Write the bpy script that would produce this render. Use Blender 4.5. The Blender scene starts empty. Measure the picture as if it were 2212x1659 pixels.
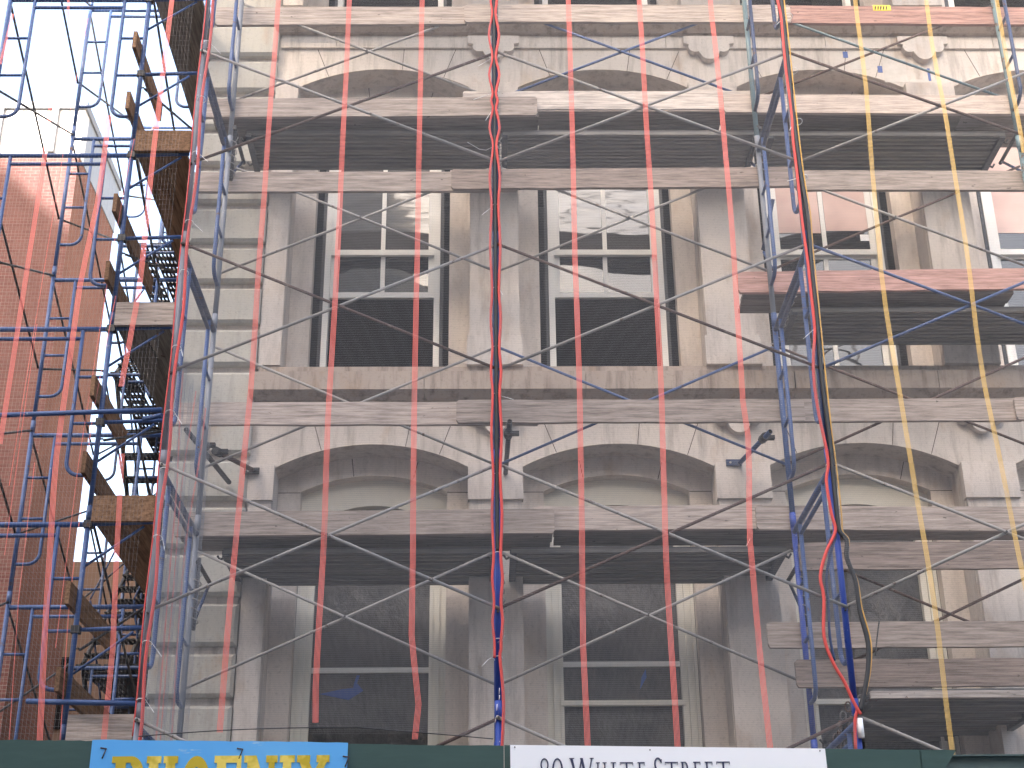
import bpy, math, random
from mathutils import Vector, Matrix
random.seed(7)
sc = bpy.context.scene
COL = sc.collection
# ------------------------------------------------------------------ camera
F_, PI_, YA_, RO_ = 3200.0, math.radians(24.93), math.radians(1.04), math.radians(-0.58)
CAM = Vector((-.075, -11.046, 1.6))
fw = Vector((math.sin(YA_)*math.cos(PI_), math.cos(YA_)*math.cos(PI_), math.sin(PI_)))
r0 = Vector((math.cos(YA_), -math.sin(YA_), 0)); u0 = r0.cross(fw)
RR = r0*math.cos(RO_) + u0*math.sin(RO_); UU = -r0*math.sin(RO_) + u0*math.cos(RO_)
cd = bpy.data.cameras.new('camera'); cam = bpy.data.objects.new('camera', cd); COL.objects.link(cam)
m = Matrix.Identity(4)
for i in range(3):
    m[i][0] = RR[i]; m[i][1] = UU[i]; m[i][2] = -fw[i]; m[i][3] = CAM[i]
cam.matrix_world = m
cd.sensor_width = 36; cd.lens = 36*F_/2212; cd.clip_end = 2000
sc.camera = cam
# ------------------------------------------------------------------ light
SUN_DIR = Vector((.5, .8, -.48)).normalized()
w = bpy.data.worlds.new("World"); sc.world = w; w.use_nodes = True
nt = w.node_tree; bg = nt.nodes['Background']
sky = nt.nodes.new('ShaderNodeTexSky'); sky.sky_type = 'NISHITA'; sky.sun_disc = False
sky.sun_elevation = math.asin(-SUN_DIR.z); sky.sun_rotation = math.atan2(-SUN_DIR.x, -SUN_DIR.y)
sky.dust_density = 7.0; sky.air_density = 1.0; sky.ozone_density = 0.0
nt.links.new(sky.outputs[0], bg.inputs[0]); bg.inputs[1].default_value = 0.15
sd = bpy.data.lights.new('sun', 'SUN'); sd.energy = 5.0; sd.angle = math.radians(.5); sd.color = (1, .95, .87)
so = bpy.data.objects.new('sun', sd); COL.objects.link(so)
so.rotation_euler = SUN_DIR.to_track_quat('-Z', 'Y').to_euler()
sc.view_settings.view_transform = 'Standard'; sc.view_settings.look = 'None'
sc.view_settings.exposure = 2.97; sc.view_settings.gamma = 1
sc.cycles.max_bounces = 6; sc.cycles.diffuse_bounces = 4

def at(x, y, Y):
    """photo layout (2212 px wide) -> (X, Z) on the vertical plane at depth Y"""
    d = fw*F_ + RR*(x-1106) - UU*(y-829.5)
    t = (Y-CAM.y)/d.y
    return CAM.x+d.x*t, CAM.z+d.z*t
def P(x, y, Y):
    a = at(x, y, Y); return Vector((a[0], Y, a[1]))

# ------------------------------------------------------------------ mesh helpers
ORI = {}
class MB:
    def __init__(s): s.v = []; s.f = []; s.mi = []; s.sm = []
    def face(s, pts, mi=0, smooth=False):
        n = len(s.v); s.v += [tuple(p) for p in pts]; s.f.append(tuple(range(n, n+len(pts)))); s.mi.append(mi); s.sm.append(smooth)
    def box(s, x0, x1, y0, y1, z0, z1, mi=0):
        n = len(s.v)
        s.v += [(x0,y0,z0),(x1,y0,z0),(x1,y1,z0),(x0,y1,z0),(x0,y0,z1),(x1,y0,z1),(x1,y1,z1),(x0,y1,z1)]
        for q in ((0,3,2,1),(4,5,6,7),(0,1,5,4),(1,2,6,5),(2,3,7,6),(3,0,4,7)):
            s.f.append(tuple(n+i for i in q)); s.mi.append(mi); s.sm.append(False)
    def tube(s, pts, r, n=10, mi=0, caps=True, flat=1.0):
        pts = [Vector(p) for p in pts]
        t0 = (pts[1]-pts[0]).normalized()
        up = Vector((0,0,1)) if abs(t0.z) < .9 else Vector((0,-1,0))
        a = t0.cross(up).normalized()
        rings = []
        for i, p in enumerate(pts):
            if i == 0: t = pts[1]-pts[0]
            elif i == len(pts)-1: t = pts[-1]-pts[-2]
            else: t = (pts[i+1]-pts[i]).normalized()+(pts[i]-pts[i-1]).normalized()
            t.normalize(); a = (a - t*a.dot(t)).normalized(); b = t.cross(a)
            rr = r[i] if isinstance(r, (list, tuple)) else r
            k = len(s.v)
            for j in range(n):
                an = 2*math.pi*j/n
                s.v.append(tuple(p + a*math.cos(an)*rr + b*math.sin(an)*rr*flat))
            rings.append(k)
        for i in range(len(rings)-1):
            for j in range(n):
                q = (rings[i]+j, rings[i]+(j+1) % n, rings[i+1]+(j+1) % n, rings[i+1]+j)
                s.f.append(q); s.mi.append(mi); s.sm.append(True)
        if caps:
            s.f.append(tuple(rings[0]+j for j in reversed(range(n)))); s.mi.append(mi); s.sm.append(False)
            s.f.append(tuple(rings[-1]+j for j in range(n))); s.mi.append(mi); s.sm.append(False)
    def prism(s, poly, y0, y1, mi=0):
        """poly = [(x,z)...] counter-clockwise seen from -Y; extruded from y0 (front) to y1"""
        n = len(poly)
        s.face([(x, y0, z) for x, z in poly], mi)
        s.face([(x, y1, z) for x, z in reversed(poly)], mi)
        for i in range(n):
            a, b = poly[i], poly[(i+1) % n]
            s.face([(b[0], y0, b[1]), (a[0], y0, a[1]), (a[0], y1, a[1]), (b[0], y1, b[1])], mi)
    def build(s, name, mats, parent=None):
        me = bpy.data.meshes.new(name)
        o0 = ORI.get(parent.name, Vector()) if parent else Vector()
        me.from_pydata([(x-o0[0], y-o0[1], z-o0[2]) for x, y, z in s.v], [], s.f)
        if not isinstance(mats, (list, tuple)): mats = [mats]
        for mm in mats: me.materials.append(mm)
        for p, mi, sm in zip(me.polygons, s.mi, s.sm): p.material_index = mi; p.use_smooth = sm
        me.update()
        o = bpy.data.objects.new(name, me); COL.objects.link(o)
        if parent: o.parent = parent; ORI[o.name] = o0
        return o
def tag(o, label=None, cat=None, group=None, kind=None):
    if label: o['label'] = label
    if cat: o['category'] = cat
    if group: o['group'] = group
    if kind: o['kind'] = kind
    return o
def thing(name, label, cat, loc=(0,0,0), group=None):
    o = bpy.data.objects.new(name, None); COL.objects.link(o); o.location = loc; o.empty_display_size = .1
    ORI[o.name] = Vector(loc); return tag(o, label, cat, group)
def dup(root, loc, label):
    r = root.copy(); COL.objects.link(r); r.location = loc; r['label'] = label
    for ch in list(root.children):
        c = ch.copy(); COL.objects.link(c); c.parent = r
        for g in ch.children:
            d = g.copy(); COL.objects.link(d); d.parent = c
    return r

# ------------------------------------------------------------------ materials
def mat(name, col, rough=.6, metal=0, spec=.5):
    mm = bpy.data.materials.new(name); mm.use_nodes = True
    b = mm.node_tree.nodes['Principled BSDF']
    b.inputs['Base Color'].default_value = (*col, 1); b.inputs['Roughness'].default_value = rough
    b.inputs['Metallic'].default_value = metal; b.inputs['Specular IOR Level'].default_value = spec
    return mm
def N(mm, t): return mm.node_tree.nodes.new(t)
def L(mm, a, b): mm.node_tree.links.new(a, b)
def coords(mm, scale, rnd=True, kind='Object', rot=None):
    tc = N(mm, 'ShaderNodeTexCoord'); mp = N(mm, 'ShaderNodeMapping'); mp.inputs['Scale'].default_value = scale
    if rot: mp.inputs['Rotation'].default_value = rot
    L(mm, tc.outputs[kind], mp.inputs['Vector'])
    if rnd:
        oi = N(mm, 'ShaderNodeObjectInfo'); ml = N(mm, 'ShaderNodeMath'); ml.operation = 'MULTIPLY'; ml.inputs[1].default_value = 37
        L(mm, oi.outputs['Random'], ml.inputs[0]); L(mm, ml.outputs[0], mp.inputs['Location'])
    return mp.outputs[0]
def noise(mm, vec, scale, detail=6, rough=.6):
    n = N(mm, 'ShaderNodeTexNoise'); n.inputs['Scale'].default_value = scale; n.inputs['Detail'].default_value = detail
    n.inputs['Roughness'].default_value = rough; L(mm, vec, n.inputs['Vector']); return n.outputs['Fac']
def ramp(mm, fac, stops):
    r = N(mm, 'ShaderNodeValToRGB'); L(mm, fac, r.inputs[0])
    e = r.color_ramp.elements
    while len(e) < len(stops): e.new(.5)
    for k, (p, c) in zip(e, stops): k.position = p; k.color = (*c, 1)
    return r.outputs[0]
def mix(mm, fac, a, b, mode='MIX'):
    x = N(mm, 'ShaderNodeMixRGB'); x.blend_type = mode
    if isinstance(fac, float): x.inputs[0].default_value = fac
    else: L(mm, fac, x.inputs[0])
    for i, q in ((1, a), (2, b)):
        if isinstance(q, tuple): x.inputs[i].default_value = (*q, 1)
        else: L(mm, q, x.inputs[i])
    return x.outputs[0]
def bump(mm, fac, s, dist=.01):
    b = N(mm, 'ShaderNodeBump'); b.inputs['Strength'].default_value = s; b.inputs['Distance'].default_value = dist
    L(mm, fac, b.inputs['Height']); L(mm, b.outputs[0], mm.node_tree.nodes['Principled BSDF'].inputs['Normal'])
def base(mm, c): L(mm, c, mm.node_tree.nodes['Principled BSDF'].inputs['Base Color'])
def rgh(mm, c): L(mm, c, mm.node_tree.nodes['Principled BSDF'].inputs['Roughness'])
G = lambda v: (v, v, v)

def paint(name, col, rust=(.10,.045,.022), amt=.62, rough=.38, scuff=None):
    mm = mat(name, col, rough)
    v = coords(mm, (1,1,1)); n1 = noise(mm, v, 9, 8, .7); n2 = noise(mm, v, 2.3, 4, .6)
    c = mix(mm, n2, tuple(x*.62 for x in col), tuple(min(1, x*1.35) for x in col))
    c = mix(mm, ramp(mm, n1, [(amt, G(0)), (amt+.05, G(1))]), c, rust)
    if scuff:
        v2 = coords(mm, (1,1,1)); n3 = noise(mm, v2, 22, 5, .7)
        c = mix(mm, ramp(mm, n3, [(.66, G(0)), (.69, G(1))]), c, scuff)
    base(mm, c); rgh(mm, ramp(mm, n1, [(.3, G(rough-.08)), (.75, G(.8))])); bump(mm, n1, .25, .003)
    return mm
BLUE = paint('blue_frame_paint', (.034,.074,.20), scuff=(.30,.34,.42))
BLUED = paint('dark_blue_frame_paint', (.018,.040,.11), amt=.60)
BLUEB = paint('bright_blue_paint', (.022,.060,.33), amt=.66, rough=.25, scuff=(.5,.5,.55))
TEAL = paint('grey_blue_frame_paint', (.12,.19,.22), amt=.58)
GALV = paint('galvanised_rod', (.31,.295,.28), rust=(.13,.085,.065), amt=.60, rough=.5)
GALVP = paint('galvanised_post', (.20,.215,.25), rust=(.16,.10,.06), amt=.66, rough=.3, scuff=(.5,.5,.55))
RUST = paint('rusty_rod', (.085,.048,.038), rust=(.17,.13,.11), amt=.58, rough=.7)
BROD = paint('blue_rod', (.055,.10,.24), amt=.64)
DARKM = paint('dark_clamp_steel', (.03,.03,.034), amt=.6, rough=.6)
STEELD = paint('dark_grey_steel', (.055,.06,.07), amt=.64, rough=.6)

def wood(name, a, b, axis=0, dark=(.07,.055,.045)):
    mm = mat(name, a, .85, spec=.2)
    s = [(1.0,16,16),(16,1.0,16)][axis]
    v = coords(mm, s); g = noise(mm, v, 2.6, 9, .72)
    v2 = coords(mm, [(.9,3,3),(3,.9,3)][axis]); g2 = noise(mm, v2, 1.5, 4, .6)
    v3 = coords(mm, [(2,2,5),(2,2,5)][axis]); g3 = noise(mm, v3, 7, 3, .5)
    oi = N(mm, 'ShaderNodeObjectInfo')
    c = mix(mm, g2, a, b)
    c = mix(mm, ramp(mm, g, [(.36, G(1)), (.56, G(0))]), c, tuple(x*.52 for x in a))
    c = mix(mm, ramp(mm, g, [(.58, G(0)), (.72, G(.55))]), c, tuple(min(1, x*1.5) for x in b))
    c = mix(mm, ramp(mm, g3, [(.71, G(0)), (.74, G(.8))]), c, dark)
    # wavy growth rings
    wv = N(mm, 'ShaderNodeTexWave'); wv.inputs['Scale'].default_value = 1.6; wv.inputs['Distortion'].default_value = 9
    wv.inputs['Detail'].default_value = 3; wv.bands_direction = 'Z'
    L(mm, coords(mm, [(.35,3,9),(3,.35,9)][axis]), wv.inputs['Vector'])
    c = mix(mm, ramp(mm, wv.outputs['Fac'], [(.0, G(.28)), (.4, G(0))]), c, tuple(x*.55 for x in a))
    r = ramp(mm, oi.outputs['Random'], [(0, G(.72)), (1, G(1.18))])
    c = mix(mm, 1.0, c, r, 'MULTIPLY')
    base(mm, c); bump(mm, g, .35, .004)
    return mm
WOOD = wood('weathered_grey_plank', (.42,.35,.31), (.54,.46,.41))
WOODB = wood('brown_grey_plank', (.27,.215,.185), (.36,.29,.255))
WOODW = wood('pale_bleached_plank', (.52,.46,.42), (.60,.54,.50))
WOODP = wood('pinkish_new_plank', (.42,.245,.215), (.50,.32,.28))
WOODD = wood('shaded_underside_plank', (.24,.20,.18), (.31,.265,.24))  # darker wood colour carries the shade of boards seen from below
WOODY = wood('brown_plywood_along_depth', (.20,.115,.07), (.28,.17,.105), axis=1)
WOODG = wood('grey_plank_along_depth', (.20,.185,.165), (.28,.255,.225), axis=1)

def stone(name, a, b, streak=.5, warm=(.40,.27,.17), dark=(.13,.10,.085)):
    mm = mat(name, a, .88, spec=.2)
    v = coords(mm, (1,1,1), rnd=False, kind='Object')
    n1 = noise(mm, v, 1.1, 5, .6); n2 = noise(mm, v, 34, 6, .7)
    vs = coords(mm, (7,7,.8), rnd=False); n3 = noise(mm, vs, 1.4, 6, .65)
    v4 = coords(mm, (1.3,1.3,.7), rnd=False); n4 = noise(mm, v4, 1.7, 4, .55)
    c = mix(mm, n1, a, b)
    c = mix(mm, ramp(mm, n3, [(.50, G(0)), (.72, G(streak))]), c, dark)
    c = mix(mm, ramp(mm, n4, [(.57, G(0)), (.80, G(.36))]), c, dark)
    n5 = noise(mm, coords(mm, (2,2,.9), rnd=False, rot=(0,0,.4)), 1.9, 5, .6)
    c = mix(mm, ramp(mm, n5, [(.56, G(0)), (.74, G(.5))]), c, warm)
    c = mix(mm, ramp(mm, n2, [(.30, G(.5)), (.46, G(0))]), c, tuple(x*.55 for x in a))
    base(mm, c); bump(mm, n2, .35, .006)
    return mm
STONE = stone('pale_marble_wall', (.545,.49,.445), (.64,.585,.54))
STONEJ = stone('soot_stained_marble', (.60,.53,.47), (.70,.63,.57), streak=.25)
STONEP = stone('pilaster_marble', (.56,.505,.465), (.655,.60,.56), streak=.35)
STONEC = stone('brown_stained_sill_marble', (.36,.295,.25), (.46,.39,.34), streak=.8)
STONEQ = stone('grey_quoin_marble', (.42,.405,.365), (.50,.48,.44), streak=.3)
CREAM = mat('cream_painted_wood', (.55,.52,.45), .6)
CREAMT = mat('khaki_arch_panel', (.40,.375,.31), .7)
v = coords(CREAMT, (.5,1,5)); base(CREAMT, mix(CREAMT, noise(CREAMT, v, 2, 5), (.68,.63,.53), (.78,.73,.63)))
v = coords(CREAM, (3,3,.6)); base(CREAM, mix(CREAM, noise(CREAM, v, 2, 5), (.68,.65,.57), (.82,.79,.71)))
WHITEF = mat('white_window_paint', (.66,.65,.61), .5)
v = coords(WHITEF, (3,3,.6)); base(WHITEF, mix(WHITEF, noise(WHITEF, v, 2, 5), (.72,.70,.66), (.84,.82,.78)))
BLACKG = mat('black_weather_strip', (.012,.014,.02), .5)
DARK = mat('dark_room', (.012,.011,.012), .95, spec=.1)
GLASS = mat('window_glass', (.012,.013,.014), .03, spec=1.0)
GLASS.node_tree.nodes['Principled BSDF'].inputs['IOR'].default_value = 1.45
g1 = noise(GLASS, coords(GLASS, (1,1,2)), .9, 1.5, .5); bump(GLASS, g1, .7, .05)
GLASSU = mat('reflection_tinted_glass', (.06,.058,.06), .07, spec=1.0)  # paler base paints some of the reflection into the upper panes
GLASSU.node_tree.nodes['Principled BSDF'].inputs['IOR'].default_value = 1.5
g1 = noise(GLASSU, coords(GLASSU, (.7,1,3)), 1.3, 2, .5); bump(GLASSU, g1, .45, .04)
FILM = mat('dirty_plastic_sheet', (.045,.045,.047), .35, spec=.6)
f1 = noise(FILM, coords(FILM, (1,1,.6)), 2.5, 6, .7); base(FILM, ramp(FILM, f1, [(.35, (.02,.021,.024)), (.7, (.095,.09,.088))])); bump(FILM, f1, .8, .05)
PINKG = mat('pink_protective_sheet', (.62,.40,.34), .5)
p1 = noise(PINKG, coords(PINKG, (1,1,1)), 1.2, 3); base(PINKG, ramp(PINKG, p1, [(.35,(.50,.33,.29)),(.7,(.72,.52,.46))]))
TARP = mat('blue_tape', (.03,.08,.30), .5)
NETM = mat('grey_net_thread', (.27,.27,.285), .8)
NETR = mat('red_net_webbing', (.80,.20,.17), .7)
NETY = mat('yellow_net_webbing', (.72,.48,.16), .7)
CORD = mat('red_cord', (.62,.07,.06), .6)
CORDK = mat('black_cable', (.028,.03,.034), .6)
CORDY = mat('yellow_cord', (.66,.38,.10), .7)
TIE = mat('white_zip_tie', (.80,.80,.80), .5)
ALU = mat('dirty_aluminium_deck', (.12,.12,.125), .5, metal=.3)
a1 = noise(ALU, coords(ALU, (.7,6,6)), 3, 6, .7); base(ALU, ramp(ALU, a1, [(.3,(.055,.057,.062)),(.7,(.15,.145,.145))])); rgh(ALU, ramp(ALU, a1, [(.3,G(.4)),(.7,G(.75))]))
ALUR = mat('deck_rib', (.17,.16,.15), .6)
a1 = noise(ALUR, coords(ALUR, (.7,6,6)), 3, 6, .7); base(ALUR, ramp(ALUR, a1, [(.3,(.10,.10,.10)),(.7,(.24,.225,.205))]))
ASPH = mat('asphalt', (.05,.05,.05), .9)
base(ASPH, ramp(ASPH, noise(ASPH, coords(ASPH, (1,1,1), rnd=False), 60, 6), [(.3,(.075,.072,.068)),(.7,(.13,.125,.118))]))
CONC = mat('pavement_concrete', (.3,.29,.27), .9)
base(CONC, ramp(CONC, noise(CONC, coords(CONC, (1,1,1), rnd=False), 9, 6), [(.3,(.22,.21,.2)),(.7,(.36,.35,.33))]))
def plypaint(name, a, b):
    mm = mat(name, a, .6)
    v = coords(mm, (1.2,8,8)); n = noise(mm, v, 2.5, 8, .7); n2 = noise(mm, coords(mm, (1,1,1)), 3, 5)
    c = mix(mm, n, a, b); c = mix(mm, ramp(mm, n2, [(.6, G(0)), (.75, G(.5))]), c, tuple(x*.5 for x in a))
    base(mm, c); bump(mm, n, .3, .003); return mm
GREEN = plypaint('dark_green_plywood_paint', (.022,.058,.052), (.045,.095,.085))
SIGNB = mat('sky_blue_sign_paint', (.08,.38,.80), .5)
n = noise(SIGNB, coords(SIGNB, (1,6,7)), 3, 7, .7); c = mix(SIGNB, noise(SIGNB, coords(SIGNB,(1,1,1)), 1.2, 3), (.05,.33,.78), (.17,.50,.86))
base(SIGNB, mix(SIGNB, ramp(SIGNB, n, [(.64,G(0)),(.70,G(.8))]), c, (.45,.62,.75))); bump(SIGNB, n, .3, .003)
SIGNW = mat('white_sign_face', (.93,.93,.95), .35)
YEL = mat('yellow_letter_paint', (.72,.53,.05), .5)
n = noise(YEL, coords(YEL, (1,1,1)), 3, 4); base(YEL, ramp(YEL, n, [(.46,(.55,.40,.02)),(.54,(.85,.65,.12))]))
NAVY = mat('navy_letter', (.03,.035,.09), .5)
CHAIN = paint('old_chain', (.14,.13,.13), amt=.5, rough=.6)

def brickmat(name, c1, c2, mortar, axis):
    mm = mat(name, c1, .95, spec=.05)
    tc = N(mm, 'ShaderNodeTexCoord'); sp = N(mm, 'ShaderNodeSeparateXYZ'); cb = N(mm, 'ShaderNodeCombineXYZ')
    L(mm, tc.outputs['Object'], sp.inputs[0]); L(mm, sp.outputs[axis], cb.inputs[0]); L(mm, sp.outputs[2], cb.inputs[1])
    b = N(mm, 'ShaderNodeTexBrick'); b.inputs['Scale'].default_value = 1; b.inputs['Brick Width'].default_value = .21
    b.inputs['Row Height'].default_value = .075; b.inputs['Mortar Size'].default_value = .008
    b.inputs['Color1'].default_value = (*c1, 1); b.inputs['Color2'].default_value = (*c2, 1); b.inputs['Mortar'].default_value = (*mortar, 1)
    L(mm, cb.outputs[0], b.inputs['Vector'])
    n = noise(mm, coords(mm, (1,1,.5), rnd=False), 1.3, 5)
    base(mm, mix(mm, ramp(mm, n, [(.3,G(.0)),(.8,G(.5))]), b.outputs['Color'], tuple(x*.6 for x in c1)))
    return mm
BRF = brickmat('maroon_brick_front', (.078,.036,.035), (.10,.048,.046), (.11,.09,.085), 0)
BRS = brickmat('orange_brick_side', (.135,.062,.048), (.165,.076,.058), (.14,.105,.095), 1)
GLAZE = mat('white_glazed_brick', (.50,.48,.47), .5)
GLAZES = mat('shaded_glazed_side', (.16,.17,.19), .6)  # shade of the side face put into a greyer glaze colour
GLAZEP = mat('grey_coping', (.13,.135,.15), .8)

# ------------------------------------------------------------------ ground and street
def struct(o): o['kind'] = 'structure'; return o
b = MB(); b.box(-300, 300, -300, 300, -1, 0); struct(b.build('ground', ASPH))
b = MB(); b.box(-3.6, 60, -1.6, 2.6, .004, .15); b.box(-3.6, 60, -1.75, -1.6, .004, .15); struct(b.build('pavement', CONC))
b = MB(); b.box(-60, 60, -15.9, -12.3, .004, .15); struct(b.build('pavement_opposite', CONC))

# ------------------------------------------------------------------ stone building
YW = 2.6; S = 2.44; C0 = -1.22; FH = 4.57
NB = 6
bld = thing('stone_building', 'pale marble corner building with arched windows behind the scaffold and netting', 'building', (-3.19, 2.6, 0))
def arch_over(b, cx, half, spring, rise, ztop, x0, x1, y0, y1, zb=None, mi=0, seg=20):
    """wall slab x0..x1 from zb up to ztop with an opening of half-width `half` and a segmental arch"""
    R = (half*half+rise*rise)/(2*rise); zc = spring+rise-R
    xs = [cx-half+2*half*i/seg for i in range(seg+1)]
    zs = [zc+math.sqrt(max(0, R*R-(x-cx)**2)) for x in xs]
    if zb is not None:
        b.box(x0, cx-half, y0, y1, zb, spring, mi); b.box(cx+half, x1, y0, y1, zb, spring, mi)
    for i in range(seg):
        b.face([(xs[i], y0, zs[i]), (xs[i+1], y0, zs[i+1]), (xs[i+1], y0, ztop), (xs[i], y0, ztop)], mi)
        b.face([(xs[i], y1, zs[i]), (xs[i+1], y1, zs[i+1]), (xs[i+1], y0, zs[i+1]), (xs[i], y0, zs[i])], mi, True)
    for xa, xb in ((x0, cx-half), (cx+half, x1)):
        if abs(xb-xa) > 1e-4: b.face([(xa, y0, spring), (xb, y0, spring), (xb, y0, ztop), (xa, y0, ztop)], mi)
floors = [0, FH, 2*FH]
SILL = 8.12-FH   # sill level of the lowest modelled storey
bw = MB(); bj = MB(); bp = MB(); bt = MB(); bsill = MB(); bband = MB()
for k in floors:
    zs_ = SILL+k; spring = 7.035-0+k; rise = .25; top = SILL+k+FH-.02-.35
    if k == 2*FH: top = SILL+k+FH
    for i in range(NB):
        cx = C0+S*i
        arch_over(bw, cx, .96, spring, rise, top, cx-S/2, cx+S/2, YW, YW+.36, zb=zs_)
        arch_over(bj, cx, .735, spring-.13, .175, top, cx-.975, cx+.975, YW+.33, YW+.47, zb=zs_)
        bt = MB(); arch_over(bt, cx, .60, spring-.43, .20, spring+.2, cx-.76, cx+.76, YW+.462, YW+.56, seg=20); bt.build('arch_panel', CREAMT, bld)
bw.box(-3.19, C0-S/2, YW-.02, 6, 0, 30)                       # corner mass behind the quoins
bw.box(-3.19, C0+S*NB-S/2, 2.64, 3.4, 0, SILL-.01)
b2 = bw; b2.build('wall', STONE, bld)
bj.build('inner_arch_wall', STONEJ, bld)
# pilasters, imposts, pedestals, pendants
ped = []
for k in floors[:]:
    zs_ = SILL+k; spring = 7.035+k
    for i in range(0, NB):
        px = S*i
        pb = MB()
        w_ = .255
        pb.box(px-w_, px+w_, YW-.06, YW+.002, zs_+.33, spring-.37)
        o = pb.build('pilaster', STONEP if (i+int(k)) % 2 else STONE, bld)
        pb = MB(); pb.box(px-.27, px+.27, YW-.09, YW+.003, spring-.366, spring+.01); pb.build('impost_block', STONEP, o)
        pb = MB(); pb.box(px-.285, px+.285, YW-.10, YW+.003, zs_+.0, zs_+.327); pb.build('pedestal', STONEP, o)
        # trefoil pendant under the string course
        zt = spring+.95+.135
        pts = []
        hw, hh = .285, .30
        zt = SILL+FH+k-.43+.0
        prof = [(-.285,0),(-.285,-.10),(-.22,-.115)]
        for (cxx, czz, rr, a0, a1) in ((-.16,-.145,.075,150,300),(0,-.215,.105,200,340),(.16,-.145,.075,240,390)):
            for j in range(9):
                a = math.radians(a0+(a1-a0)*j/8); prof.append((cxx+rr*math.cos(a), czz+rr*math.sin(a)))
        prof += [(.22,-.115),(.285,-.10),(.285,0)]
        ob = MB(); ob.prism([(px+x, zt+z) for x, z in prof], YW-.085, YW+.001); ob.build('pendant_ornament', STONEP, bld)
# left half pilaster next to the quoins
for k in floors:
    zs_ = SILL+k; spring = 7.035+k
    pb = MB(); pb.box(-2.41, -2.185, YW-.055, YW-.0203, zs_+.02, spring-.37); o = pb.build('pilaster', STONEP, bld)
    pb = MB(); pb.box(-2.42, -2.17, YW-.085, YW-.0205, spring-.366, spring+.01); pb.build('impost_block', STONEP, o)
# open joints between the arch stones
JOINT = mat('open_masonry_joint', (.10,.08,.07), .95)
for k in floors[:2]:
    for i in range(4):
        cx = C0+S*i; rj = random.Random(i*7+int(k))
        b = MB()
        R = (.96*.96+.0625)/.5; zc = 7.035+k+.25-R
        for an in (-17+rj.uniform(-3,3), 8+rj.uniform(-3,3), 20+rj.uniform(-2,2)):
            a = math.radians(an); d = Vector((math.sin(a), math.cos(a))); n_ = Vector((math.cos(a), -math.sin(a)))*.004
            p0 = Vector((cx, zc))+d*(R+.004); p1 = Vector((cx+rj.uniform(-.02,.02), zc))+d*(R+.42)
            b = MB(); b.prism([tuple(p0-n_), tuple(p0+n_), tuple(p1+n_), tuple(p1-n_)], YW-.0015, YW+.001); b.build('masonry_joint', JOINT, bld)
        R = (.735**2+.175**2)/.35; zc = 6.905+k+.175-R
        for an in (-9+rj.uniform(-3,3), 15+rj.uniform(-3,3)):
            a = math.radians(an); d = Vector((math.sin(a), math.cos(a))); n_ = Vector((math.cos(a), -math.sin(a)))*.004
            p0 = Vector((cx, zc))+d*(R+.004); p1 = Vector((cx, zc))+d*(R+.20)
            b = MB(); b.prism([tuple(p0-n_), tuple(p0+n_), tuple(p1+n_), tuple(p1-n_)], YW+.3285, YW+.331); b.build('masonry_joint', JOINT, bld)
        for s_ in (-1, 1):
            xa, xb = sorted((cx+s_*.736, cx+s_*.958)); b = MB(); b.box(xa, xb, YW+.3285, YW+.331, 6.893+k, 6.901+k); b.build('masonry_joint', JOINT, bld)
# quoins
z = 3.26
qi = 0
while z < 14.2:
    b = MB()
    x1 = -2.42
    zz0, zz1 = z+.04, z+.44
    yf = YW-.11; ch = .03
    x0 = -3.215
    b.face([(x0+ch, yf, zz0+ch), (x1-ch, yf, zz0+ch), (x1-ch, yf, zz1-ch), (x0+ch, yf, zz1-ch)])
    q = [(x0, zz0), (x1, zz0), (x1, zz1), (x0, zz1)]; qi_ = [(x0+ch, zz0+ch), (x1-ch, zz0+ch), (x1-ch, zz1-ch), (x0+ch, zz1-ch)]
    for j in range(4):
        j2 = (j+1) % 4
        b.face([(q[j][0], yf+ch, q[j][1]), (q[j2][0], yf+ch, q[j2][1]), (qi_[j2][0], yf, qi_[j2][1]), (qi_[j][0], yf, qi_[j][1])])
        b.face([(q[j][0], YW-.019, q[j][1]), (q[j2][0], YW-.019, q[j2][1]), (q[j2][0], yf+ch, q[j2][1]), (q[j][0], yf+ch, q[j][1])])
    b.build('quoin', STONEQ, bld)
    z += .482
# sills, string courses
XR = C0+S*NB-S/2
for k in floors + [3*FH]:
    zs_ = SILL+k
    b = MB()
    b.box(-2.40, XR, YW-.05, YW+.34, zs_-.13, zs_-.002); b.build('sill_course', STONEC, bld)
    b = MB(); x = -2.46; n_ = 0
    while x < XR:
        l = [1.75, 1.62, 2.1, 1.45][n_ % 4]; n_ += 1
        b.box(x+.004, min(x+l, XR)-.004, YW-.22, YW+.0, zs_-.33, zs_-.133)
        b.face([(x+.004, YW-.22, zs_-.33), (x+l-.004, YW-.22, zs_-.33), (x+l-.004, YW-.10, zs_-.39), (x+.004, YW-.10, zs_-.39)])
        x += l
    b.box(-2.45, XR, YW-.10, YW, zs_-.392, zs_-.331)
    b.build('projecting_string_course', STONEC, bld)
    b = MB(); x = -2.40; n_ = 0
    while x < XR:
        l = [.62, .95, .87, 1.3][n_ % 4]; n_ += 1
        b.box(x+.003, min(x+l, XR)-.003, YW-.035, YW+.001, zs_-.56, zs_-.395); x += l
    b.build('frieze_band', STONE, bld)
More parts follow.
